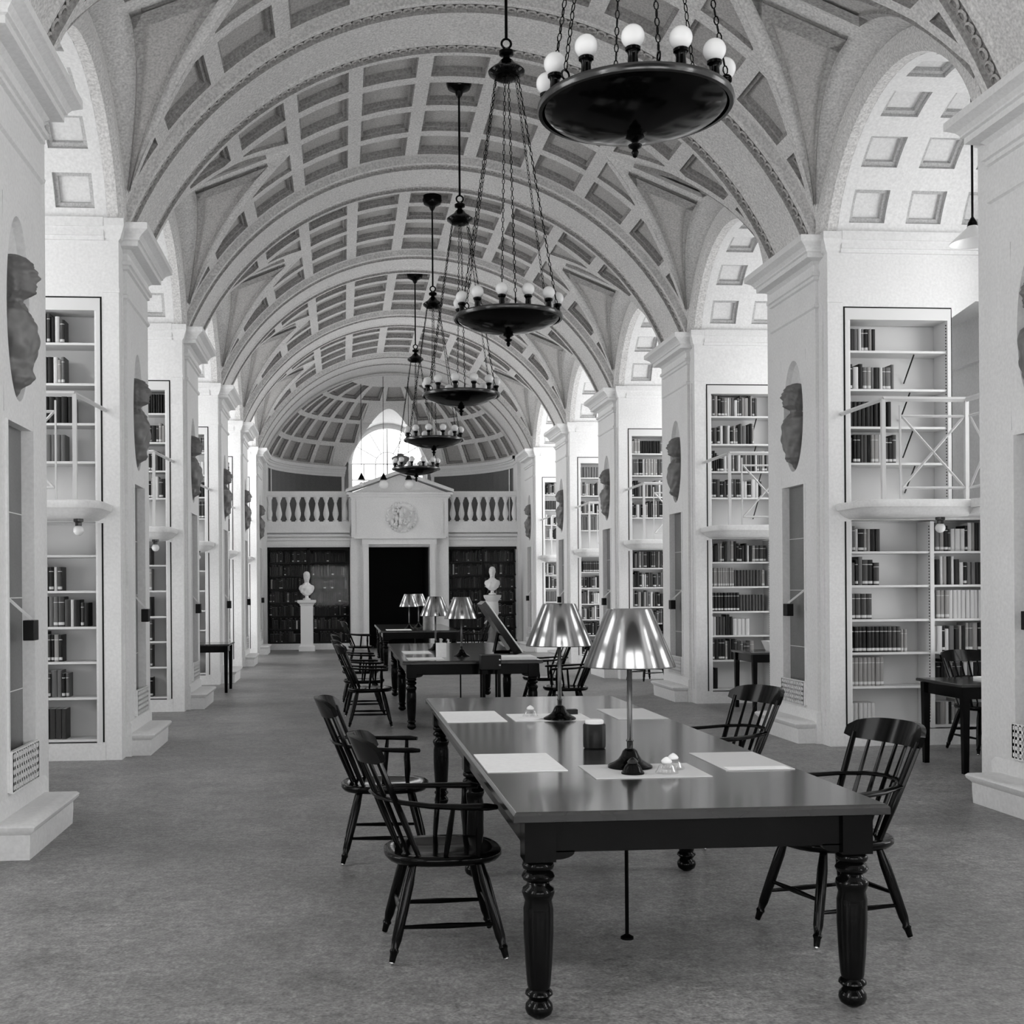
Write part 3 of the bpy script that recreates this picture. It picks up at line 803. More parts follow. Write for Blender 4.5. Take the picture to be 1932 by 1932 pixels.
# glazed bookcases beside the door
for s, x0, x1 in ((-1, -3.38, -1.16), (1, 1.47, 3.40)):
    r = empty('glazed_bookcase', ((x0 + x1) / 2, EY, .16)); tag(r, 'dark glass-fronted bookcase in the end wall, %s of the doorway' % SIDE[s], 'bookcase', 'glazed bookcases')
    def pt(nm, mb, mt):
        mb.v = [(x - (x0 + x1) / 2, y - EY, z - .16) for x, y, z in mb.v]; return mb.build(nm, mt, r)
    b = M(); b.box(x0, x1, EY + .38, EY + .42, .16, 2.74); b.box(x0, x0 + .03, EY - .05, EY + .4, .16, 2.74); b.box(x1 - .03, x1, EY - .05, EY + .4, .16, 2.74); b.box(x0, x1, EY - .05, EY + .4, 2.70, 2.74); pt('carcass', b, DCB)
    for i in range(7):
        z = .16 + .36 * i; b = M(); b.box(x0 + .03, x1 - .03, EY + .08, EY + .38, z, z + .025); pt('shelf', b, DCB)
    for i in range(2):
        xa = x0 + (x1 - x0) * i / 2; xb = x0 + (x1 - x0) * (i + 1) / 2
        b = M(); b.box(xa, xa + .035, EY - .06, EY - .03, .16, 2.72); b.box(xb - .035, xb, EY - .06, EY - .03, .16, 2.72); b.box(xa, xb, EY - .06, EY - .03, .16, .21); b.box(xa, xb, EY - .06, EY - .03, 2.67, 2.72)
        dr = pt('door', b, DCB)
        g = M(); g.box(xa + .03, xb - .03, EY - .047, EY - .043, .2, 2.68); g.v = [(x - (x0 + x1) / 2, y - EY, z - .16) for x, y, z in g.v]; g.build('pane', GLC, dr)
    # books on its shelves (countless, tiny)
    for i in range(7):
        x = x0 + .06; z = .16 + .36 * i + .026
        while x < x1 - .12:
            wi = random.choice((0, 1, 2)); t = random.choices(range(5), [20, 4, .7, .25, .12])[0]; hi = random.choice((0, 1, 2))
            wv = (.030, .042, .056)[wi]
            if random.random() < .95: add_book(x + wv / 2, EY + .12, z, t, hi, wi, random.random() < .12, 0, False, '', None)
            x += wv + .003
# one merged mass of the small far books
me = bpy.data.meshes.new('distant_books'); me.from_pydata(stuff.v, [], stuff.f)
for q in BK + [PAGES, BAND]: me.materials.append(q)
me.polygons.foreach_set('material_index', stuff.mi); me.update()
o = bpy.data.objects.new('distant_books', me); COL.objects.link(o)
tag(o, 'small packed rows of books in the farther bookcases and behind the glass doors', 'books', None, 'stuff')

# apse wall, dome, window
ap = M(); CYL = 3.42
def cyl(az, z, r=CYL): return (r * math.cos(R(az)), EY + r * math.sin(R(az)), z)
HWN = 22.0
def arcw(a0, a1, z0, z1, r=CYL, n=16):
    for i in range(n):
        b0 = a0 + (a1 - a0) * i / n; b1 = a0 + (a1 - a0) * (i + 1) / n
        ap.add([cyl(b0, z0, r), cyl(b1, z0, r), cyl(b1, z1, r), cyl(b0, z1, r)], [(0, 1, 2, 3)])
ap.m(1); arcw(0, 90 - HWN, 3.2, 4.95); arcw(90 + HWN, 180, 3.2, 4.95)
ap.m(0)
for za, zb, rr_ in ((4.93, 5.0, -.03), (5.0, 5.08, -.06), (5.08, 5.13, -.10), (5.13, 5.22, -.15)):
    for a0, a1 in ((0, 90 - HWN), (90 + HWN, 180)):
        arcw(a0, a1, za, zb, CYL + rr_)
        for i in range(16):
            b0 = a0 + (a1 - a0) * i / 16; b1 = a0 + (a1 - a0) * (i + 1) / 16
            for zz in (za, zb): ap.add([cyl(b0, zz, CYL + rr_), cyl(b1, zz, CYL + rr_), cyl(b1, zz, CYL + .1), cyl(b0, zz, CYL + .1)], [(0, 1, 2, 3)])
for a_ in (14, 90 - HWN - 1, 90 + HWN + 1, 166): ap.m(0); arcw(a_ - .8, a_ + .8, 3.2, 4.93, CYL - .02, 2)
# window wall: reveals + flat wall with arched hole
WYY = EY + 3.42; hw = 1.17; ww = 1.05; wz0, wzs = 3.9, 5.35
YI = EY + CYL * math.sin(R(90 - HWN))
for s in (-1, 1):
    ap.add([(s * hw, YI, 3.2), (s * hw, WYY + .1, 3.2), (s * hw, WYY + .1, 5.4), (s * hw, YI, 5.4)], [(0, 1, 2, 3)])
    ap.add([(s * hw, WYY, 3.2), (s * ww, WYY, 3.2), (s * ww, WYY, wzs), (s * hw, WYY, wzs)], [(0, 1, 2, 3)])
    ap.add([(s * ww, WYY, wz0), (s * ww, WYY + .25, wz0), (s * ww, WYY + .25, wzs), (s * ww, WYY, wzs)], [(0, 1, 2, 3)])
    ap.add([(s * hw, WYY, 5.3), (s * 6, WYY + .1, 5.3), (s * 6, WYY + .1, 3), (s * hw, WYY, 3)], [(0, 1, 2, 3)])
    ap.box(s * 1.1, s * 5, WYY + .1, WYY + .3, 0, 8.2)
ap.add([(-ww, WYY, 3.2), (ww, WYY, 3.2), (ww, WYY, wz0), (-ww, WYY, wz0)], [(0, 1, 2, 3)])
n = 28
in_ = [(ww * math.cos(PI * i / n), WYY, wzs + ww * math.sin(PI * i / n)) for i in range(n + 1)]
out_ = [(hw * math.cos(PI * i / n), WYY, wzs + (hw + .02) * math.sin(PI * i / n)) for i in range(n + 1)]
mid_ = [((ww + .05) * math.cos(PI * i / n), WYY - .03, wzs + (ww + .05) * math.sin(PI * i / n)) for i in range(n + 1)]
ap.loft([[(x, y + .25, z) for x, y, z in in_], in_, mid_, out_], False, False)
ap.loft([[(x * 1.02, WYY + .1, z) for x, y, z in out_], [(x * 4, WYY + .1, 5.35 + (z - 5.35) * 3) for x, y, z in out_]], False, False)
# lunette surface from window arch to pointed line on the dome
PS = math.degrees(math.acos((5.22 - VZ) / VR)); PAx = math.degrees(math.acos((6.78 - VZ) / VR))
def dome(az, ps, d=0):
    r = VR + d; a = R(ps); q = R(az); return (r * math.sin(a) * math.cos(q), EY + r * math.sin(a) * math.sin(q), VZ + r * math.cos(a))
line = []
for i in range(n + 1):
    t = 1 - 2 * i / n; at = abs(t); line.append(dome(90 - HWN * t, PAx + (PS - PAx) * at ** 2, 0))
ap.loft([out_, line], False, False)
struct(ap.build('wall_apse', [PL, APS]), 'curved apse wall with dark panels and arched window opening')
dm = M(); NC = 15; daz = (90 - HWN) / 5.5
azs = [90 + (i - 7.5) * 12.0 for i in range(16)]; azs[0] = 0; azs[-1] = 180
pss = [PS, 55, 42.5, 29.5, 16, 10]
def fd(u, w_, d): return dome(u, w_, d)
for i in range(15):
    for j in range(5):
        if j == 3 and i % 2 and i < 14: continue
        a0, a1 = azs[i], azs[i + 1]
        p1_, p0_ = pss[j], pss[j + 1]
        if j == 3 and i < 14: a1 = azs[i + 2]
        base = [(a0, p0_), (a1, p0_), (a1, p1_), (a0, p1_)]
        rr_ = VR * math.sin(R((p0_ + p1_) / 2)) * PI / 180
        st = [(.07, 0, 0), (.075, .05, 1), (.11, .06, 1), (.115, .11, 1)] if j < 4 else [(.05, 0, 0), (.055, .06, 1)]
        curve = lambda az: PAx + (PS - PAx) * (abs(az - 90) / HWN) ** 2 if abs(az - 90) < HWN else 999
        amin = 0 if a0 < 90 < a1 else min(abs(a0 - 90), abs(a1 - 90))
        if p1_ > curve(90 + amin) + .1:
            dm.m(0); q = 8
            for t_ in range(q):
                u0 = a0 + (a1 - a0) * t_ / q; u1 = a0 + (a1 - a0) * (t_ + 1) / q
                e0 = min(p1_, max(p0_, curve(u0))); e1 = min(p1_, max(p0_, curve(u1)))
                if e0 <= p0_ and e1 <= p0_: continue
                dm.add([dome(u0, p0_), dome(u1, p0_), dome(u1, e1), dome(u0, e0)], [(0, 1, 2, 3)])
        else: cell(dm, base, fd, rr_, VR * PI / 180, st if j < 4 else [], mats=(0, 1, 2), coffer=j < 4)
# crown cap
dm.m(0)
for i in range(30):
    a0 = 180 * i / 30; a1 = 180 * (i + 1) / 30
    dm.add([dome(a0, 10), dome(a1, 10), dome(a1, .01), dome(a0, .01)], [(0, 1, 2, 3)])
struct(dm.build('ceiling', [PLC, GUI, PLD]), 'coffered half dome over the apse')
# window frame and glass
g = M(); yy = WYY + .16
for x in (-.70, -.35, 0, .35, .70):
    top = wzs + math.sqrt(max(0, ww ** 2 - x ** 2)); g.box(x - (.02 if x == 0 else .012), x + (.02 if x == 0 else .012), yy - .02, yy + .02, wz0, wzs if abs(x) > .1 else top)
for z in (4.4, 4.87, wzs): g.box(-ww, ww, yy - .02, yy + .02, z - .013, z + .013)
for a_ in (30, 60, 120, 150): g.bar((.35 * math.cos(R(a_)), yy, wzs + .35 * math.sin(R(a_))), (ww * math.cos(R(a_)), yy, wzs + ww * math.sin(R(a_))), .018, .018)
g.loft([[(.35 * math.cos(PI * i / 16), yy - .01, wzs + .35 * math.sin(PI * i / 16)) for i in range(17)], [(.37 * math.cos(PI * i / 16), yy - .01, wzs + .37 * math.sin(PI * i / 16)) for i in range(17)]], False, False)
g.m(1).add([(x, yy, z) for x, y, z in in_] + [(-ww, yy, wz0), (ww, yy, wz0)], [tuple(range(n + 3))])
struct(g.build('window_4', [PL, GLS]), 'bright arched fan window at the back of the apse')

# pendant lamps in front of the apse window
for i, (px, sc_) in enumerate(((-.85, .0), (-.27, 1), (.39, 1))):
    r = empty('pendant_lamp', (px, EY - .9, 4.35)); tag(r, ('small dark cone pendant left of the two globes above the portal', 'left globe pendant with dark cone cap before the portal', 'right globe pendant with dark cone cap before the portal')[i], 'lamp', 'pendants before the apse')
    t = M(); t.lathe([(.10, .12), (.085, .15), (.02, .28), (.012, .30)], seg=16); t.build('cap', BRZ, r, smooth=True)
    t = M(); t.sphere((0, 0, 0), .13 if sc_ else .06, 18, 12); t.build('globe', GLB, r, smooth=True)
    t = M(); t.tube([(0, 0, .29), (0, 0, 6.98 - 4.35 + (.0 if abs(px) > .6 else .2))], .008, 6); t.build('rod', BRZ, r)

# ------------------------------------------------------------------ pedestals with white busts
PB = [(0, .10, .10, 0), (.03, .10, .10, 0), (.05, .05, .05, 0), (.10, .045, .045, 0), (.14, .08, .11, .0), (.20, .10, .17, .0), (.30, .105, .20, 0), (.36, .09, .19, 0), (.41, .07, .10, 0), (.45, .055, .06, 0), (.50, .065, .06, .008), (.56, .09, .075, .012), (.62, .10, .082, .01), (.68, .092, .08, 0), (.73, .055, .05, 0), (.745, .01, .01, 0)]
for i, (px, lab, ht) in enumerate(((-2.30, 'left', 1.33), (2.60, 'right', 1.43))):
    r = empty('pedestal', (px, EY - .75, 0)); tag(r, ('plain square white pedestal before the left glazed bookcase', 'round grey-white column pedestal before the right glazed bookcase')[i], 'pedestal')
    if i == 0:
        t = M(); t.rectring(-.16, .16, -.16, .16, [(.05, 0), (.05, .12), (.01, .16), (0, .18), (0, 1.18), (.02, 1.2), (.02, 1.23)]); t.build('shaft', WHT, r)
        t = M(); t.rectring(-.16, .16, -.16, .16, [(.03, 1.23), (.08, 1.27), (.08, 1.33), (0, 1.335)]); t.build('cap', WHT, r)
    else:
        t = M(); t.lathe([(.26, 0), (.26, .08), (.20, .12), (.14, .22), (.12, .30), (.115, .5), (.13, .62), (.17, .78), (.14, .86)], seg=24); t.build('shaft', GRY, r, smooth=True)
        t = M(); t.lathe([(.14, .86), (.17, .95), (.16, 1.2), (.15, 1.25), (.23, 1.36), (.24, 1.42), (.2, 1.43)], seg=24); t.build('cap', WHT, r, smooth=True)
    o = bust_mesh(PB, (.60, .13), 90 + i).build('bust', WHT, smooth=True, ang=60); o.location = (px, EY - .75, ht + .008); o.rotation_euler = (0, 0, -PI / 2 + (.3 if i == 0 else -.1))
    tag(o, 'white marble bust on the pedestal before the %s glazed bookcase' % lab, 'bust', 'white busts by the end wall')

# ------------------------------------------------------------------ chandeliers
def chain(mb, p, q, link=.05, r=.0034):
    P = Vector(p); Q = Vector(q); L = (Q - P).length; n = int(L / (link * .78)); d = (Q - P).normalized()
    a = d.cross(Vector((0, 0, 1)));  a = a.normalized() if a.length > .01 else Vector((1, 0, 0)); b = a.cross(d).normalized()
    for i in range(n):
        c = P + d * (L * (i + .5) / n); ax = a if i % 2 else b
        mb.torus(c, .010, r, ax=ax, ay=d, seg=8, ts=4, elong=2.1)
def chandelier(lab, z_top=7.35):
    r = empty('chandelier'); tag(r, lab, 'chandelier', 'chandeliers down the hall')
    Rr = .457
    t = M(); t.lathe([(.012, -.16), (.02, -.15), (.03, -.135), (.06, -.13), (.17, -.115), (.29, -.085), (.39, -.045), (.435, -.012), (.445, 0), (.43, .0), (.38, -.03), (.28, -.07), (.1, -.10), (.001, -.105)], seg=56, caps=False); t.build('bowl', BRZ, r, smooth=True, ang=50)
    t = M(); t.lathe([(.437, -.022), (.455, -.02), (.462, -.006), (.458, .012), (.445, .018), (.435, .008)], seg=56, caps=False); t.build('rim', BRM, r, smooth=True)
    t = M(); t.lathe([(.001, -.245), (.010, -.24), (.018, -.22), (.012, -.205), (.03, -.195), (.034, -.185), (.014, -.175), (.02, -.165), (.045, -.15), (.04, -.135), (.02, -.125)], seg=16, caps=False); t.build('finial', BRZ, r, smooth=True)
    for i in range(12):
        a = 2 * PI * (i + .5) / 12; x, y = .415 * math.cos(a), .415 * math.sin(a)
        t = M(); t.lathe([(.018, -.01), (.02, .01), (.024, .03), (.022, .06), (.027, .075), (.034, .08), (.035, .092), (.026, .098)], (x, y, 0), 12); sk = t.build('socket', BRZ, r, smooth=True)
        t = M(); t.sphere((x, y, .142), .052, 18, 12); t.build('globe', GLB, sk, smooth=True)
    hz = 2.06
    for i in range(6):
        a = 2 * PI * i / 6 + PI / 6
        t = M(); t.torus((.43 * math.cos(a), .43 * math.sin(a), .045), .022, .005, (math.cos(a), math.sin(a), 0), (0, 0, 1), 12, 5); chain(t, (.43 * math.cos(a), .43 * math.sin(a), .07), (.10 * math.cos(a), .10 * math.sin(a), hz - .03)); t.build('chain', BRZ, r)
    t = M(); t.lathe([(.06, -.06), (.09, -.055), (.15, -.01), (.155, .01), (.13, .035), (.075, .07), (.055, .10), (.03, .12), (.028, .14), (.06, .15), (.062, .18), (.03, .20)], (0, 0, hz), 24); t.torus((0, 0, hz + .245), .04, .010, (1, 0, 0), (0, 0, 1), 18, 6); t.build('hub', BRZ, r, smooth=True)
    t = M(); t.tube([(0, 0, hz + .28), (0, 0, z_top - 3.87 - .05)], .013, 8); t.build('rod', BRZ, r)
    t = M(); zt = z_top - 3.87; t.lathe([(.02, zt - .12), (.035, zt - .10), (.05, zt - .06), (.13, zt - .02), (.15, zt + .03), (.15, zt + .12)], seg=20); t.build('canopy', BRZ, r, smooth=True)
    return r
ch_lab = ['nearest and largest black bowl chandelier with opal globes, cut by the frame top', 'second black bowl chandelier, hanging beside the nearest one', 'third black bowl chandelier down the hall', 'fourth black bowl chandelier, before the fan window', 'fifth and farthest black bowl chandelier, small above the portal']
c0 = chandelier(ch_lab[0], VZ + VF); c0.location = (.03, 5.55, 3.87)
kids = {}
for i, yy in enumerate((9.95, 13.95, 18.15, 22.5)):
    c = copy_tree(c0); c.location = (.04, yy, 3.87); c['label'] = ch_lab[i + 1]

# ------------------------------------------------------------------ furniture: tables
def turned_leg(mb, x, y, top):
    # square block, beads, tapering shaft, foot
    mb.box(x - .058, x + .058, y - .058, y + .058, top - .15, top)
    pr = [(.040, top - .15), (.056, top - .158), (.060, top - .17), (.056, top - .182), (.042, top - .188), (.055, top - .196), (.062, top - .21), (.055, top - .224), (.040, top - .232), (.044, top - .245), (.058, top - .255), (.061, top - .27), (.056, top - .285), (.050, top - .30), (.056, top - .33), (.056, top - .42), (.050, .20), (.044, .125), (.040, .11), (.050, .10), (.052, .09), (.042, .08), (.036, .07), (.05, .052), (.052, .035), (.046, .018), (.02, .0)]
    mb.lathe([(r_, z) for r_, z in pr], (x, y, 0), 20)
def table(x0, x1, y0, y1, nl, label, group='long reading tables', H=.78, conduit=True, front_x=None):
    cx, cy = (x0 + x1) / 2, (y0 + y1) / 2
    r = empty('library_table', (cx, cy, 0)); tag(r, label, 'table', group)
    def pt(nm, mb, mt, **kw): mb.v = [(x - cx, y - cy, z) for x, y, z in mb.v]; return mb.build(nm, mt, r, **kw)
    t = M(); t.rectring(x0, x1, y0, y1, [(-.02, H - .042), (0, H - .036), (0, H - .012), (-.006, H - .004), (-.012, H)]); pt('tabletop', t, WDT, smooth=True, ang=25)
    i_ = .065
    ap_ = M(); zt = H - .042; zb_ = H - .16
    ap_.box(x0 + i_, x1 - i_, y0 + i_, y0 + i_ + .03, zb_, zt); ap_.box(x0 + i_, x1 - i_, y1 - i_ - .03, y1 - i_, zb_, zt)
    ap_.box(x0 + i_, x0 + i_ + .03, y0 + i_, y1 - i_, zb_, zt); ap_.box(x1 - i_ - .03, x1 - i_, y0 + i_, y1 - i_, zb_, zt)
    for xx, sx in ((x0 + .165, 1), (x1 - .165, -1)):      # scalloped brackets beside the corner legs
        for yy in (y0 + i_, y1 - i_ - .03):
            pr_ = [(xx, zb_)] + [(xx + sx * .07 * (1 - math.cos(R(a))), zb_ - .03 + .03 * math.sin(R(a))) for a in range(90, -1, -15)][::-1]
            pr_ = [(xx - sx * .01, zb_ + .005), (xx + sx * .07, zb_ + .005)] + [(xx + sx * .07 * math.cos(R(a)), zb_ - .028 * math.sin(R(a))) for a in range(0, 91, 15)] + [(xx - sx * .01, zb_ - .028)]
            ap_.loft([[(px_, yy, pz_) for px_, pz_ in pr_], [(px_, yy + .03, pz_) for px_, pz_ in pr_]])
    pt('apron', ap_, WD)
    for i in range(nl):
        yy = y0 + .105 + (y1 - y0 - .21) * i / (nl - 1)
        for xx in (x0 + .105, x1 - .105):
            t = M(); turned_leg(t, xx, yy, H - .043); pt('leg', t, WD, smooth=True, ang=50)
    if conduit:
        t = M(); t.tube([(cx - .04, y0 + 1.05, 0), (cx - .04, y0 + 1.05, H - .05)], .009, 8); t.lathe([(.03, 0), (.03, .01), (.012, .02)], (cx - .04, y0 + 1.05, 0), 12); pt('lamp_conduit', t, BRZ)
    return r
table(-.755, .655, 4.27, 8.86, 3, 'long dark polished reading table in the foreground, holding two large lamps')
table(-.70, .90, 13.4, 17.9, 3, 'long dark reading table in the middle of the hall, behind the foreground one')
table(-.63, .93, 23.4, 27.8, 3, 'farthest dark reading table, near the end doorway')

# chairs -------------------------------------------------------------
def make_chair():
    r = empty('windsor_armchair'); SZ = .45
    # saddle seat
    t = M(); N = 32; rings = []
    def so(a, o, z):
        c, s_ = math.cos(a), math.sin(a); n_ = 2.6
        rr_ = 1 / ((abs(c) / (.26 + o)) ** n_ + (abs(s_) / (.245 + o)) ** n_) ** (1 / n_)
        return (rr_ * c, rr_ * s_, z)
    for o_, z in ((-.06, SZ - .045), (-.015, SZ - .042), (0, SZ - .025), (0, SZ - .008), (-.012, SZ), (-.05, SZ - .004), (-.11, SZ - .016), (-.20, SZ - .02)):
        rings.append([so(2 * PI * i / N, o_, z) for i in range(N)])
    t.loft(rings); t.build('seat', WD, r, smooth=True, ang=60)
    for sx in (-1, 1):
        for sy in (-1, 1):
            a = Vector((sx * .145, sy * .15, SZ - .04)); b = Vector((sx * .245, sy * .235, 0.012)); pts = []; rr = []
            for f_, q in ((0, .017), (.12, .021), (.2, .024), (.5, .024), (.78, .022), (.86, .016), (.89, .021), (.92, .016), (1, .013)): pts.append(a + (b - a) * f_); rr.append(q)
            t = M(); t.tube(pts, rr, 10); lg = t.build('leg', WD, r, smooth=True)
            t = M(); t.sphere((b.x, b.y, .011), .011, 10, 6); t.build('glide', KNB, lg, smooth=True)
    def at(sx, sy, z): f_ = (SZ - .04 - z) / (SZ - .052); return Vector((sx * (.145 + .10 * f_), sy * (.15 + .085 * f_), z))
    for sy in (-1, 1):
        for z in (.15,):
            t = M(); p, q = at(-1, sy, z), at(1, sy, z); t.tube([p, p + (q - p) * .3, (p + q) / 2, p + (q - p) * .7, q], [.008, .011, .013, .011, .008], 8); t.build('stretcher', WD, r, smooth=True)
    for sx, z in ((-1, .20), (1, .20)):
        t = M(); p, q = at(sx, -1, z), at(sx, 1, z); t.tube([p, p + (q - p) * .3, (p + q) / 2, p + (q - p) * .7, q], [.008, .011, .013, .011, .008], 8); t.build('stretcher', WD, r, smooth=True)
    # back: curved plan, raked
    def back(u, z):                    # u -1..1
        zz = (z - SZ) / .50
        return Vector((-.20 - .205 * zz + .075 * u * u * (1 if True else 0), u * (.185 + .055 * zz), z))
    for u in (-1, 1):
        t = M(); t.tube([back(u, SZ - .01), back(u, SZ + .15), back(u, SZ + .30), back(u, .88)], [.014, .019, .018, .016], 8, .75); t.build('stile', WD, r, smooth=True)
    for i in range(5):
        u = -.68 + 1.36 * i / 4
        t = M(); t.tube([back(u, SZ - .01), back(u, SZ + .16), back(u, SZ + .30), back(u, .86)], [.007, .011, .009, .008], 8); t.build('spindle', WD, r, smooth=True)
    t = M(); rings = []
    for i in range(17):
        u = -1.12 + 2.24 * i / 16; h0 = .845 + .008 * u * u; h1 = .955 - .022 * abs(u) ** 4; e = Vector((.012, 0, .003))
        if abs(u) > 1.05: h0 += .012; h1 -= .012
        a = back(u, h0); b = back(u, h1); a.y = b.y = u * .238
        rings.append([tuple(a + e), tuple(b + e), tuple(b - e * .9 + Vector((-.004, 0, .002))), tuple(a - e)])
    t.loft(rings); t.build('crest_rail', WD, r, smooth=True, ang=35)
    # U-shaped arm bow
    P = []
    for x, y, z in ((.20, -.275, .665), (.16, -.285, .668), (.05, -.285, .67), (-.08, -.27, .675), (-.20, -.22, .685), (-.285, -.12, .695), (-.308, 0, .70), (-.285, .12, .695), (-.20, .22, .685), (-.08, .265, .675), (.05, .285, .67), (.16, .285, .668), (.20, .275, .665)): P.append((x, y, z))
    t = M(); t.tube(P, [.022, .031, .027, .023, .021, .021, .021, .021, .021, .023, .027, .031, .022], 10, .5); t.build('arm_bow', WD, r, smooth=True)
    for sy in (-1, 1):
        for (x0, x1) in ((.13, .135), (-.01, .015)):
            t = M(); a = Vector((x0, sy * .215, SZ - .005)); b = Vector((x1, sy * .278, .662)); t.tube([a, a + (b - a) * .2, a + (b - a) * .5, a + (b - a) * .8, b], [.010, .012, .018 if x0 > .1 else .013, .012, .010], 8); t.build('arm_spindle', WD, r, smooth=True)
    return r
ch0 = make_chair()
chairs = [(-.93, 5.29, .03, 'nearest armchair on the left of the foreground table, back to the left'),
          (-1.12, 7.12, -.04, 'second armchair on the left of the foreground table, behind the nearest'),
          (.88, 5.35, PI + .22, 'nearest dark armchair on the right of the foreground table, under its corner'),
          (.98, 7.35, PI + .28, 'second armchair on the right of the foreground table, partly hidden by the tabletop'),
          (-1.05, 13.98, -.02, 'nearest armchair on the left of the middle table'),
          (-1.10, 15.25, .04, 'second armchair on the left of the middle table'),
          (-1.12, 17.0, 0, 'third armchair on the left of the middle table'),
          (1.22, 13.75, PI - .05, 'nearest armchair on the right of the middle table, behind the lamps'),
          (1.22, 15.3, PI + .1, 'second armchair on the right of the middle table'),
          (-1.0, 24.3, 0, 'armchair on the left of the farthest table'),
          (1.3, 24.4, PI, 'armchair on the right of the farthest table')]
chairs += [(4.75, 10.95, -PI / 2 + .1, 'chair behind the small table in the nearest right alcove'),
           (3.80, 20.0, PI + .4, 'chair standing in the third right alcove'),
           (-3.95, 18.55, PI / 2, 'chair drawn up to the small table in the third left alcove')]
for i, (x, y, a, lab) in enumerate(chairs):
    c = ch0 if i == 0 else copy_tree(ch0)
    c.location = (x, y, 0); c.rotation_euler = (0, 0, a); tag(c, lab, 'chair', 'dark windsor armchairs')

def small_table(x0, x1, y0, y1, lab):
    cx, cy = (x0 + x1) / 2, (y0 + y1) / 2; H = .76
    r = empty('side_table', (cx, cy, 0)); tag(r, lab, 'table', 'small alcove tables')
    def pt(nm, mb, mt, **kw): mb.v = [(x - cx, y - cy, z) for x, y, z in mb.v]; return mb.build(nm, mt, r, **kw)
    t = M(); t.rectring(x0, x1, y0, y1, [(-.01, H - .03), (0, H - .025), (0, H - .006), (-.006, H)]); pt('tabletop', t, WDT)
    t = M(); i_ = .05
    t.box(x0 + i_, x1 - i_, y0 + i_, y0 + i_ + .02, H - .13, H - .03); t.box(x0 + i_, x1 - i_, y1 - i_ - .02, y1 - i_, H - .13, H - .03)
    t.box(x0 + i_, x0 + i_ + .02, y0 + i_, y1 - i_, H - .13, H - .03); t.box(x1 - i_ - .02, x1 - i_, y0 + i_, y1 - i_, H - .13, H - .03); pt('apron', t, WD)
    for xx in (x0 + .06, x1 - .06):
        for yy in (y0 + .06, y1 - .06):
            t = M(); t.rectring(xx, xx, yy, yy, [(.022, 0), (.030, H - .13), (.032, H - .03)]); pt('leg', t, WD)
    return r
small_table(3.80, 5.05, 9.60, 10.40, 'small dark table in the nearest right alcove')
small_table(3.78, 4.9, 14.7, 15.5, 'small dark table in the second right alcove')
small_table(-4.4, -3.12, 18.72, 19.6, 'small dark table in the third left alcove')

# ------------------------------------------------------------------ lamps
def make_lamp():
    r = empty('desk_lamp')
    t = M(); t.lathe([(.10, 0), (.10, .008), (.092, .014), (.075, .022), (.055, .035), (.040, .055), (.032, .075), (.020, .085)], seg=28); t.build('base', BRZ, r, smooth=True)
    t = M(); t.lathe([(.014, .08), (.014, .115), (.018, .12), (.012, .13), (.012, .60), (.02, .61), (.02, .66)], seg=14); t.build('stem', BRM, r, smooth=True)
    t = M(); t.lathe([(.200, .455), (.204, .452), (.206, .457), (.104, .705), (.100, .712), (.098, .708), (.102, .70), (.200, .457)], seg=64, caps=False); t.build('shade', SHD, r, smooth=True, ang=50)
    t = M()
    for i in range(3): a = 2 * PI * i / 3; t.bar((.012 * math.cos(a), .012 * math.sin(a), .655), (.10 * math.cos(a), .10 * math.sin(a), .70), .004, .004)
    t.build('shade_carrier', BRM, r)
    for sy in (-1, 1):
        t = M(); t.sphere((sy * .05, 0, .56), .03, 12, 8, (1, 1, 1.3)); t.build('bulb', GLB, r, smooth=True)
    t = M(); t.bar((-.05, 0, .60), (.05, 0, .60), .008, .008); t.build('socket_arm', BRM, r)
    return r
l0 = make_lamp()
lamps = [(-.083, 5.27, .781, 'nearest metal-shaded desk lamp on the foreground table', 1), (-.035, 7.27, .781, 'second metal-shaded desk lamp, toward the far end of the foreground table', 1),
         (.06, 14.3, .781, 'nearest desk lamp on the middle table', 1), (-.13, 15.9, .781, 'desk lamp further back on the middle table', 1),
         (.26, 25.6, .781, 'right desk lamp on the farthest table', 1), (.0, 24.6, .781, 'left desk lamp on the farthest table', 1)]
for i, (x, y, z, lab, sc_) in enumerate(lamps):
    c = l0 if i == 0 else copy_tree(l0); c.location = (x, y, z); c.rotation_euler = (0, 0, i * .7); tag(c, lab, 'lamp', 'desk lamps')

# alcove pendants and globes
for k in (2, 3, 4):
    yc = WY(k) - 1.407
    r = empty('pendant_lamp', (4.18, yc, 4.66)); tag(r, 'white glass pendant on a thin rod in the %s' % where[(1, k)], 'lamp', 'alcove pendants')
    t = M(); t.lathe([(.19, -.06), (.192, -.055), (.10, .03), (.045, .08), (.04, .10)], seg=28, caps=False); t.build('shade', GLB, r, smooth=True)
    t = M(); t.lathe([(.045, .09), (.04, .12), (.012, .17)], seg=14); t.build('cap', BRZ, r, smooth=True)
    t = M(); t.tube([(0, 0, .16), (0, 0, 6.11 - 4.66)], .010, 6); t.build('rod', BRZ, r)
for s in (-1, 1):
    for k in (2, 3, 4):
        r = empty('ceiling_globe', (s * (4.41 if s > 0 else 3.76), WY(k) - .36, 2.15)); tag(r, 'small round globe light under the gallery of the %s' % where[(s, k)], 'lamp', 'globes under the galleries')
        t = M(); t.sphere((0, 0, 0), .048, 16, 10); t.build('globe', GLB, r, smooth=True)
        t = M(); t.lathe([(.03, .04), (.03, .07), (.045, .08), (.045, .105)], seg=14); t.build('holder', BRM, r, smooth=True)

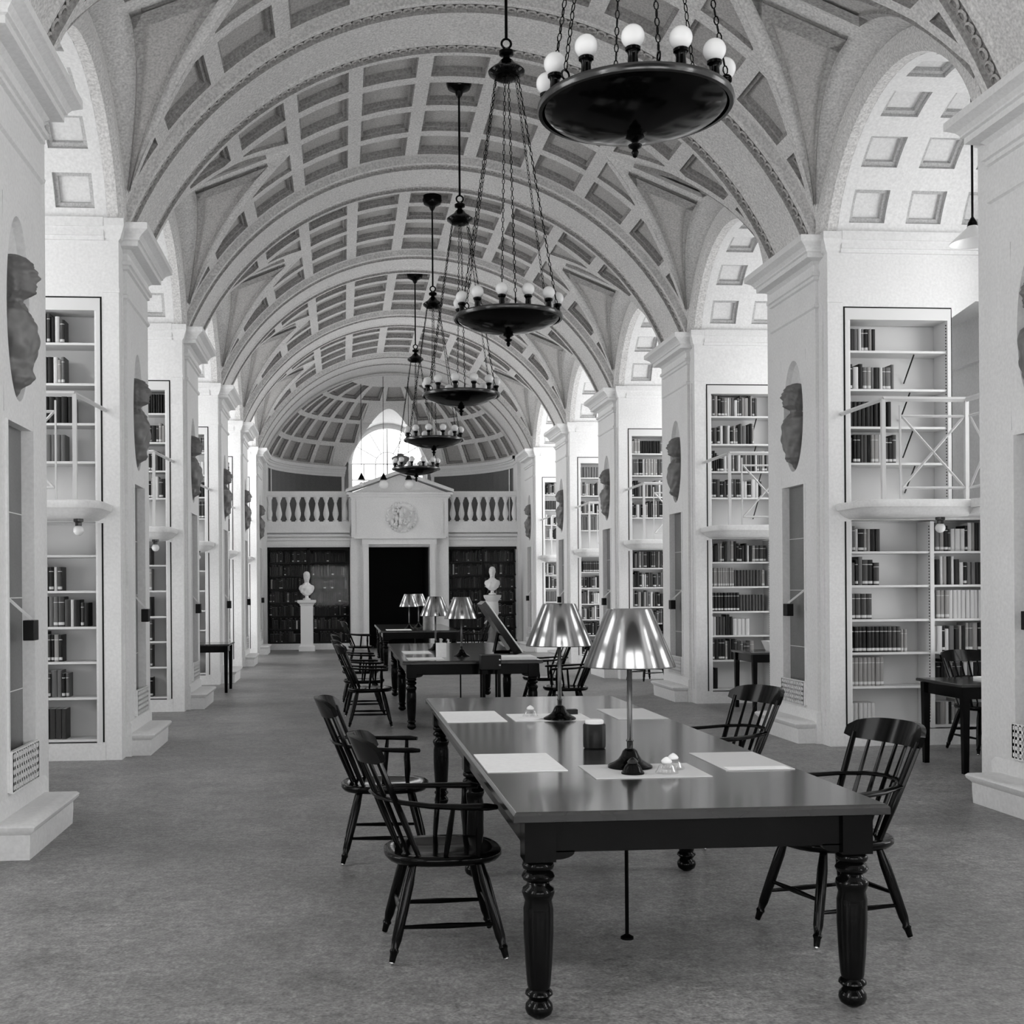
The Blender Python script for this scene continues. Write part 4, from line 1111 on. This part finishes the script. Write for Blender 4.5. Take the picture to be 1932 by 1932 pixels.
# ------------------------------------------------------------------ things on the tables
def sheet(x0, x1, y0, y1, z, mt, name, lab, cat, group=None, rz=0, th=.003):
    cx, cy = (x0 + x1) / 2, (y0 + y1) / 2
    t = M(); t.box(x0 - cx, x1 - cx, y0 - cy, y1 - cy, 0, th); o = t.build(name, mt); o.location = (cx, cy, z); o.rotation_euler = (0, 0, rz); return tag(o, lab, cat, group)
TZ = .7805
G = 'desk blotters on the foreground table'
sheet(-.733, -.375, 5.22, 5.79, TZ, PAP, 'desk_blotter', 'white blotter at the near left of the foreground table', 'blotter', G)
sheet(-.735, -.37, 7.20, 7.83, TZ, PAP, 'desk_blotter', 'white blotter at the far left of the foreground table', 'blotter', G)
sheet(.32, .635, 7.22, 7.85, TZ, PAG, 'desk_blotter', 'grey blotter at the far right of the foreground table', 'blotter', G)
sheet(.315, .63, 5.14, 5.70, TZ, PAG, 'desk_blotter', 'grey blotter at the near right of the foreground table', 'blotter', G)
sheet(.33, .61, 5.145, 5.22, TZ + .0035, PAP, 'paper_slip', 'white paper strip along the near right blotter', 'paper', None, 0, .0015)
sheet(-.30, .205, 4.98, 5.37, TZ, PAG, 'desk_mat', 'grey mat under the nearest desk lamp', 'mat')
sheet(-.32, .16, 7.20, 7.62, TZ, PAP, 'desk_mat', 'crumpled white mat under the second desk lamp', 'mat')
for i in (0, 1):                       # lamps stand on the mats
    pass
l0.location.z = TZ + .0035
for o in bpy.data.objects:
    if o.name.startswith('desk_lamp') and abs(o.location.y - 7.27) < .01 and o.parent is None: o.location.z = TZ + .0035
# dark jar with pale lid
r = empty('jar', (-.10, 5.95, TZ)); tag(r, 'black cylindrical jar with a pale lid between the two foreground lamps', 'jar')
t = M(); t.lathe([(.05, 0), (.056, .006), (.057, .02), (.057, .118), (.053, .124), (.03, .125)], seg=32); t.build('body', BLK, r, smooth=True)
t = M(); t.lathe([(.046, .125), (.047, .14), (.04, .146), (.02, .148)], seg=28); t.build('lid', WHT, r, smooth=True)
# inkwells
def inkwell(x, y, lab, glassy):
    r = empty('inkwell', (x, y, TZ + .0035)); tag(r, lab, 'inkwell')
    t = M(); t.lathe([(.05, 0), (.05, .006), (.042, .014), (.036, .03), (.026, .042), (.02, .045)], seg=20); t.build('body', GLJ if glassy else BRZ, r, smooth=True)
    t = M(); t.lathe([(.022, .045), (.024, .052), (.016, .062), (.004, .07)], seg=16); t.build('lid', BRM if not glassy else WHT, r, smooth=True)
inkwell(-.115, 5.09, 'dark bronze inkwell in front of the nearest lamp base', False)
inkwell(.035, 5.09, 'clear glass inkwell with white top right of the nearest lamp base', True)
inkwell(.095, 5.20, 'small clear glass inkwell behind the other glass one', True)
inkwell(-.19, 7.45, 'white-topped glass inkwell on the crumpled far mat', True)
o = M(); 
for i in range(4): o.box(-.12 + .01 * i, .0 + .012 * i, -.05, .05, .002 * i, .002 * i + .0015)
o = o.build('paper_stack', PAP); o.location = (-.17, 7.33, TZ + .0035); tag(o, 'few loose papers left of the second lamp base', 'paper')
o = M(); o.box(-.06, .06, -.03, .03, 0, .03); o = o.build('blotter_block', BLK); o.location = (.07, 7.56, TZ + .0035); tag(o, 'black block behind the second lamp base', 'block')
# middle table things
sheet(-.62, -.2, 13.6, 14.1, TZ, PAP, 'open_paper', 'white paper at near left of the middle table', 'paper')
sheet(-.60, -.25, 14.9, 15.6, TZ, PAP, 'open_paper', 'white paper further along the middle table left side', 'paper')
sheet(.42, .84, 13.48, 13.95, TZ, PAP, 'open_book', 'wide white open book at the near right of the middle table', 'book', None, 0, .03)
o = M(); o.box(-.06, .06, -.04, .04, 0, .17); o = o.build('card_stack', PAP); o.location = (-.20, 14.15, TZ); tag(o, 'upright pale cards at left of the middle table lamps', 'cards')
r = empty('card_file', (.16 + .10, 13.15, 0)); tag(r, 'narrow dark card file on a stand before the middle table', 'card file')
t = M(); t.box(-.11, .11, -.14, .10, .70, .86); t.build('box', BLK, r, bevel=.006)
for zz in (.75, .81):
    t = M(); t.sphere((.09, -.145, zz), .012, 8, 6); t.build('knob', KNB, r, smooth=True)
for sx in (-1, 1):
    for sy in (-1, 1):
        t = M(); t.rectring(sx * .085, sx * .085, sy * .09 - .02, sy * .09 - .02, [(.018, 0), (.018, .70)]); t.build('leg', WD, r)
r = empty('book_rest', (.55, 14.6, TZ)); tag(r, 'tall dark sloping book rest standing on the middle table', 'book rest')
t = M(); t.loft([[(-.24, y, .62), (-.19, y, .66), (.26, y, .03), (.16, y, .004)] for y in (-.25, .25)]); t.build('board', WD, r)
t = M(); t.bar((-.19, -.255, .668), (.26, -.255, .036), .012, .012); t.build('edge', WHT, r)
t = M(); t.bar((.0, 0, .30), (-.06, 0, .03), .03, .03); t.bar((-.06, 0, .03), (.14, 0, .03), .03, .03); t.build('prop', WD, r)
sheet(-.5, .0, 23.6, 24.2, TZ, PAP, 'open_paper', 'white papers at the near left of the farthest table', 'paper')
o = M(); o.lathe([(.10, 0), (.10, .30)], seg=20); o = o.build('waste_jar', GRY); o.location = (.36, 24.2, TZ); tag(o, 'grey cylinder right of the lamps on the farthest table', 'canister')
# alcove table things
o = M(); o.box(-.32, .32, -.2, .2, 0, .02); o = o.build('open_paper', PAP); o.location = (4.55, 10.0, .7605); tag(o, 'white papers on the small table in the nearest right alcove', 'paper')
r = empty('card_tray', (4.3, 15.05, .7605)); tag(r, 'white box with round holes on the small table in the second right alcove', 'box')
t = M(); t.loft([[(-.17, -.1, 0), (.17, -.1, 0), (.17, .1, 0), (-.17, .1, 0)], [(-.22, -.13, .13), (.22, -.13, .13), (.22, .13, .13), (-.22, .13, .13)]]); t.build('body', WHT, r)
for i in range(4): t = M(); t.sphere((-.12 + .08 * i, -.108, .04), .018, 8, 6, (1, .3, 1)); t.build('hole', BLK, r)
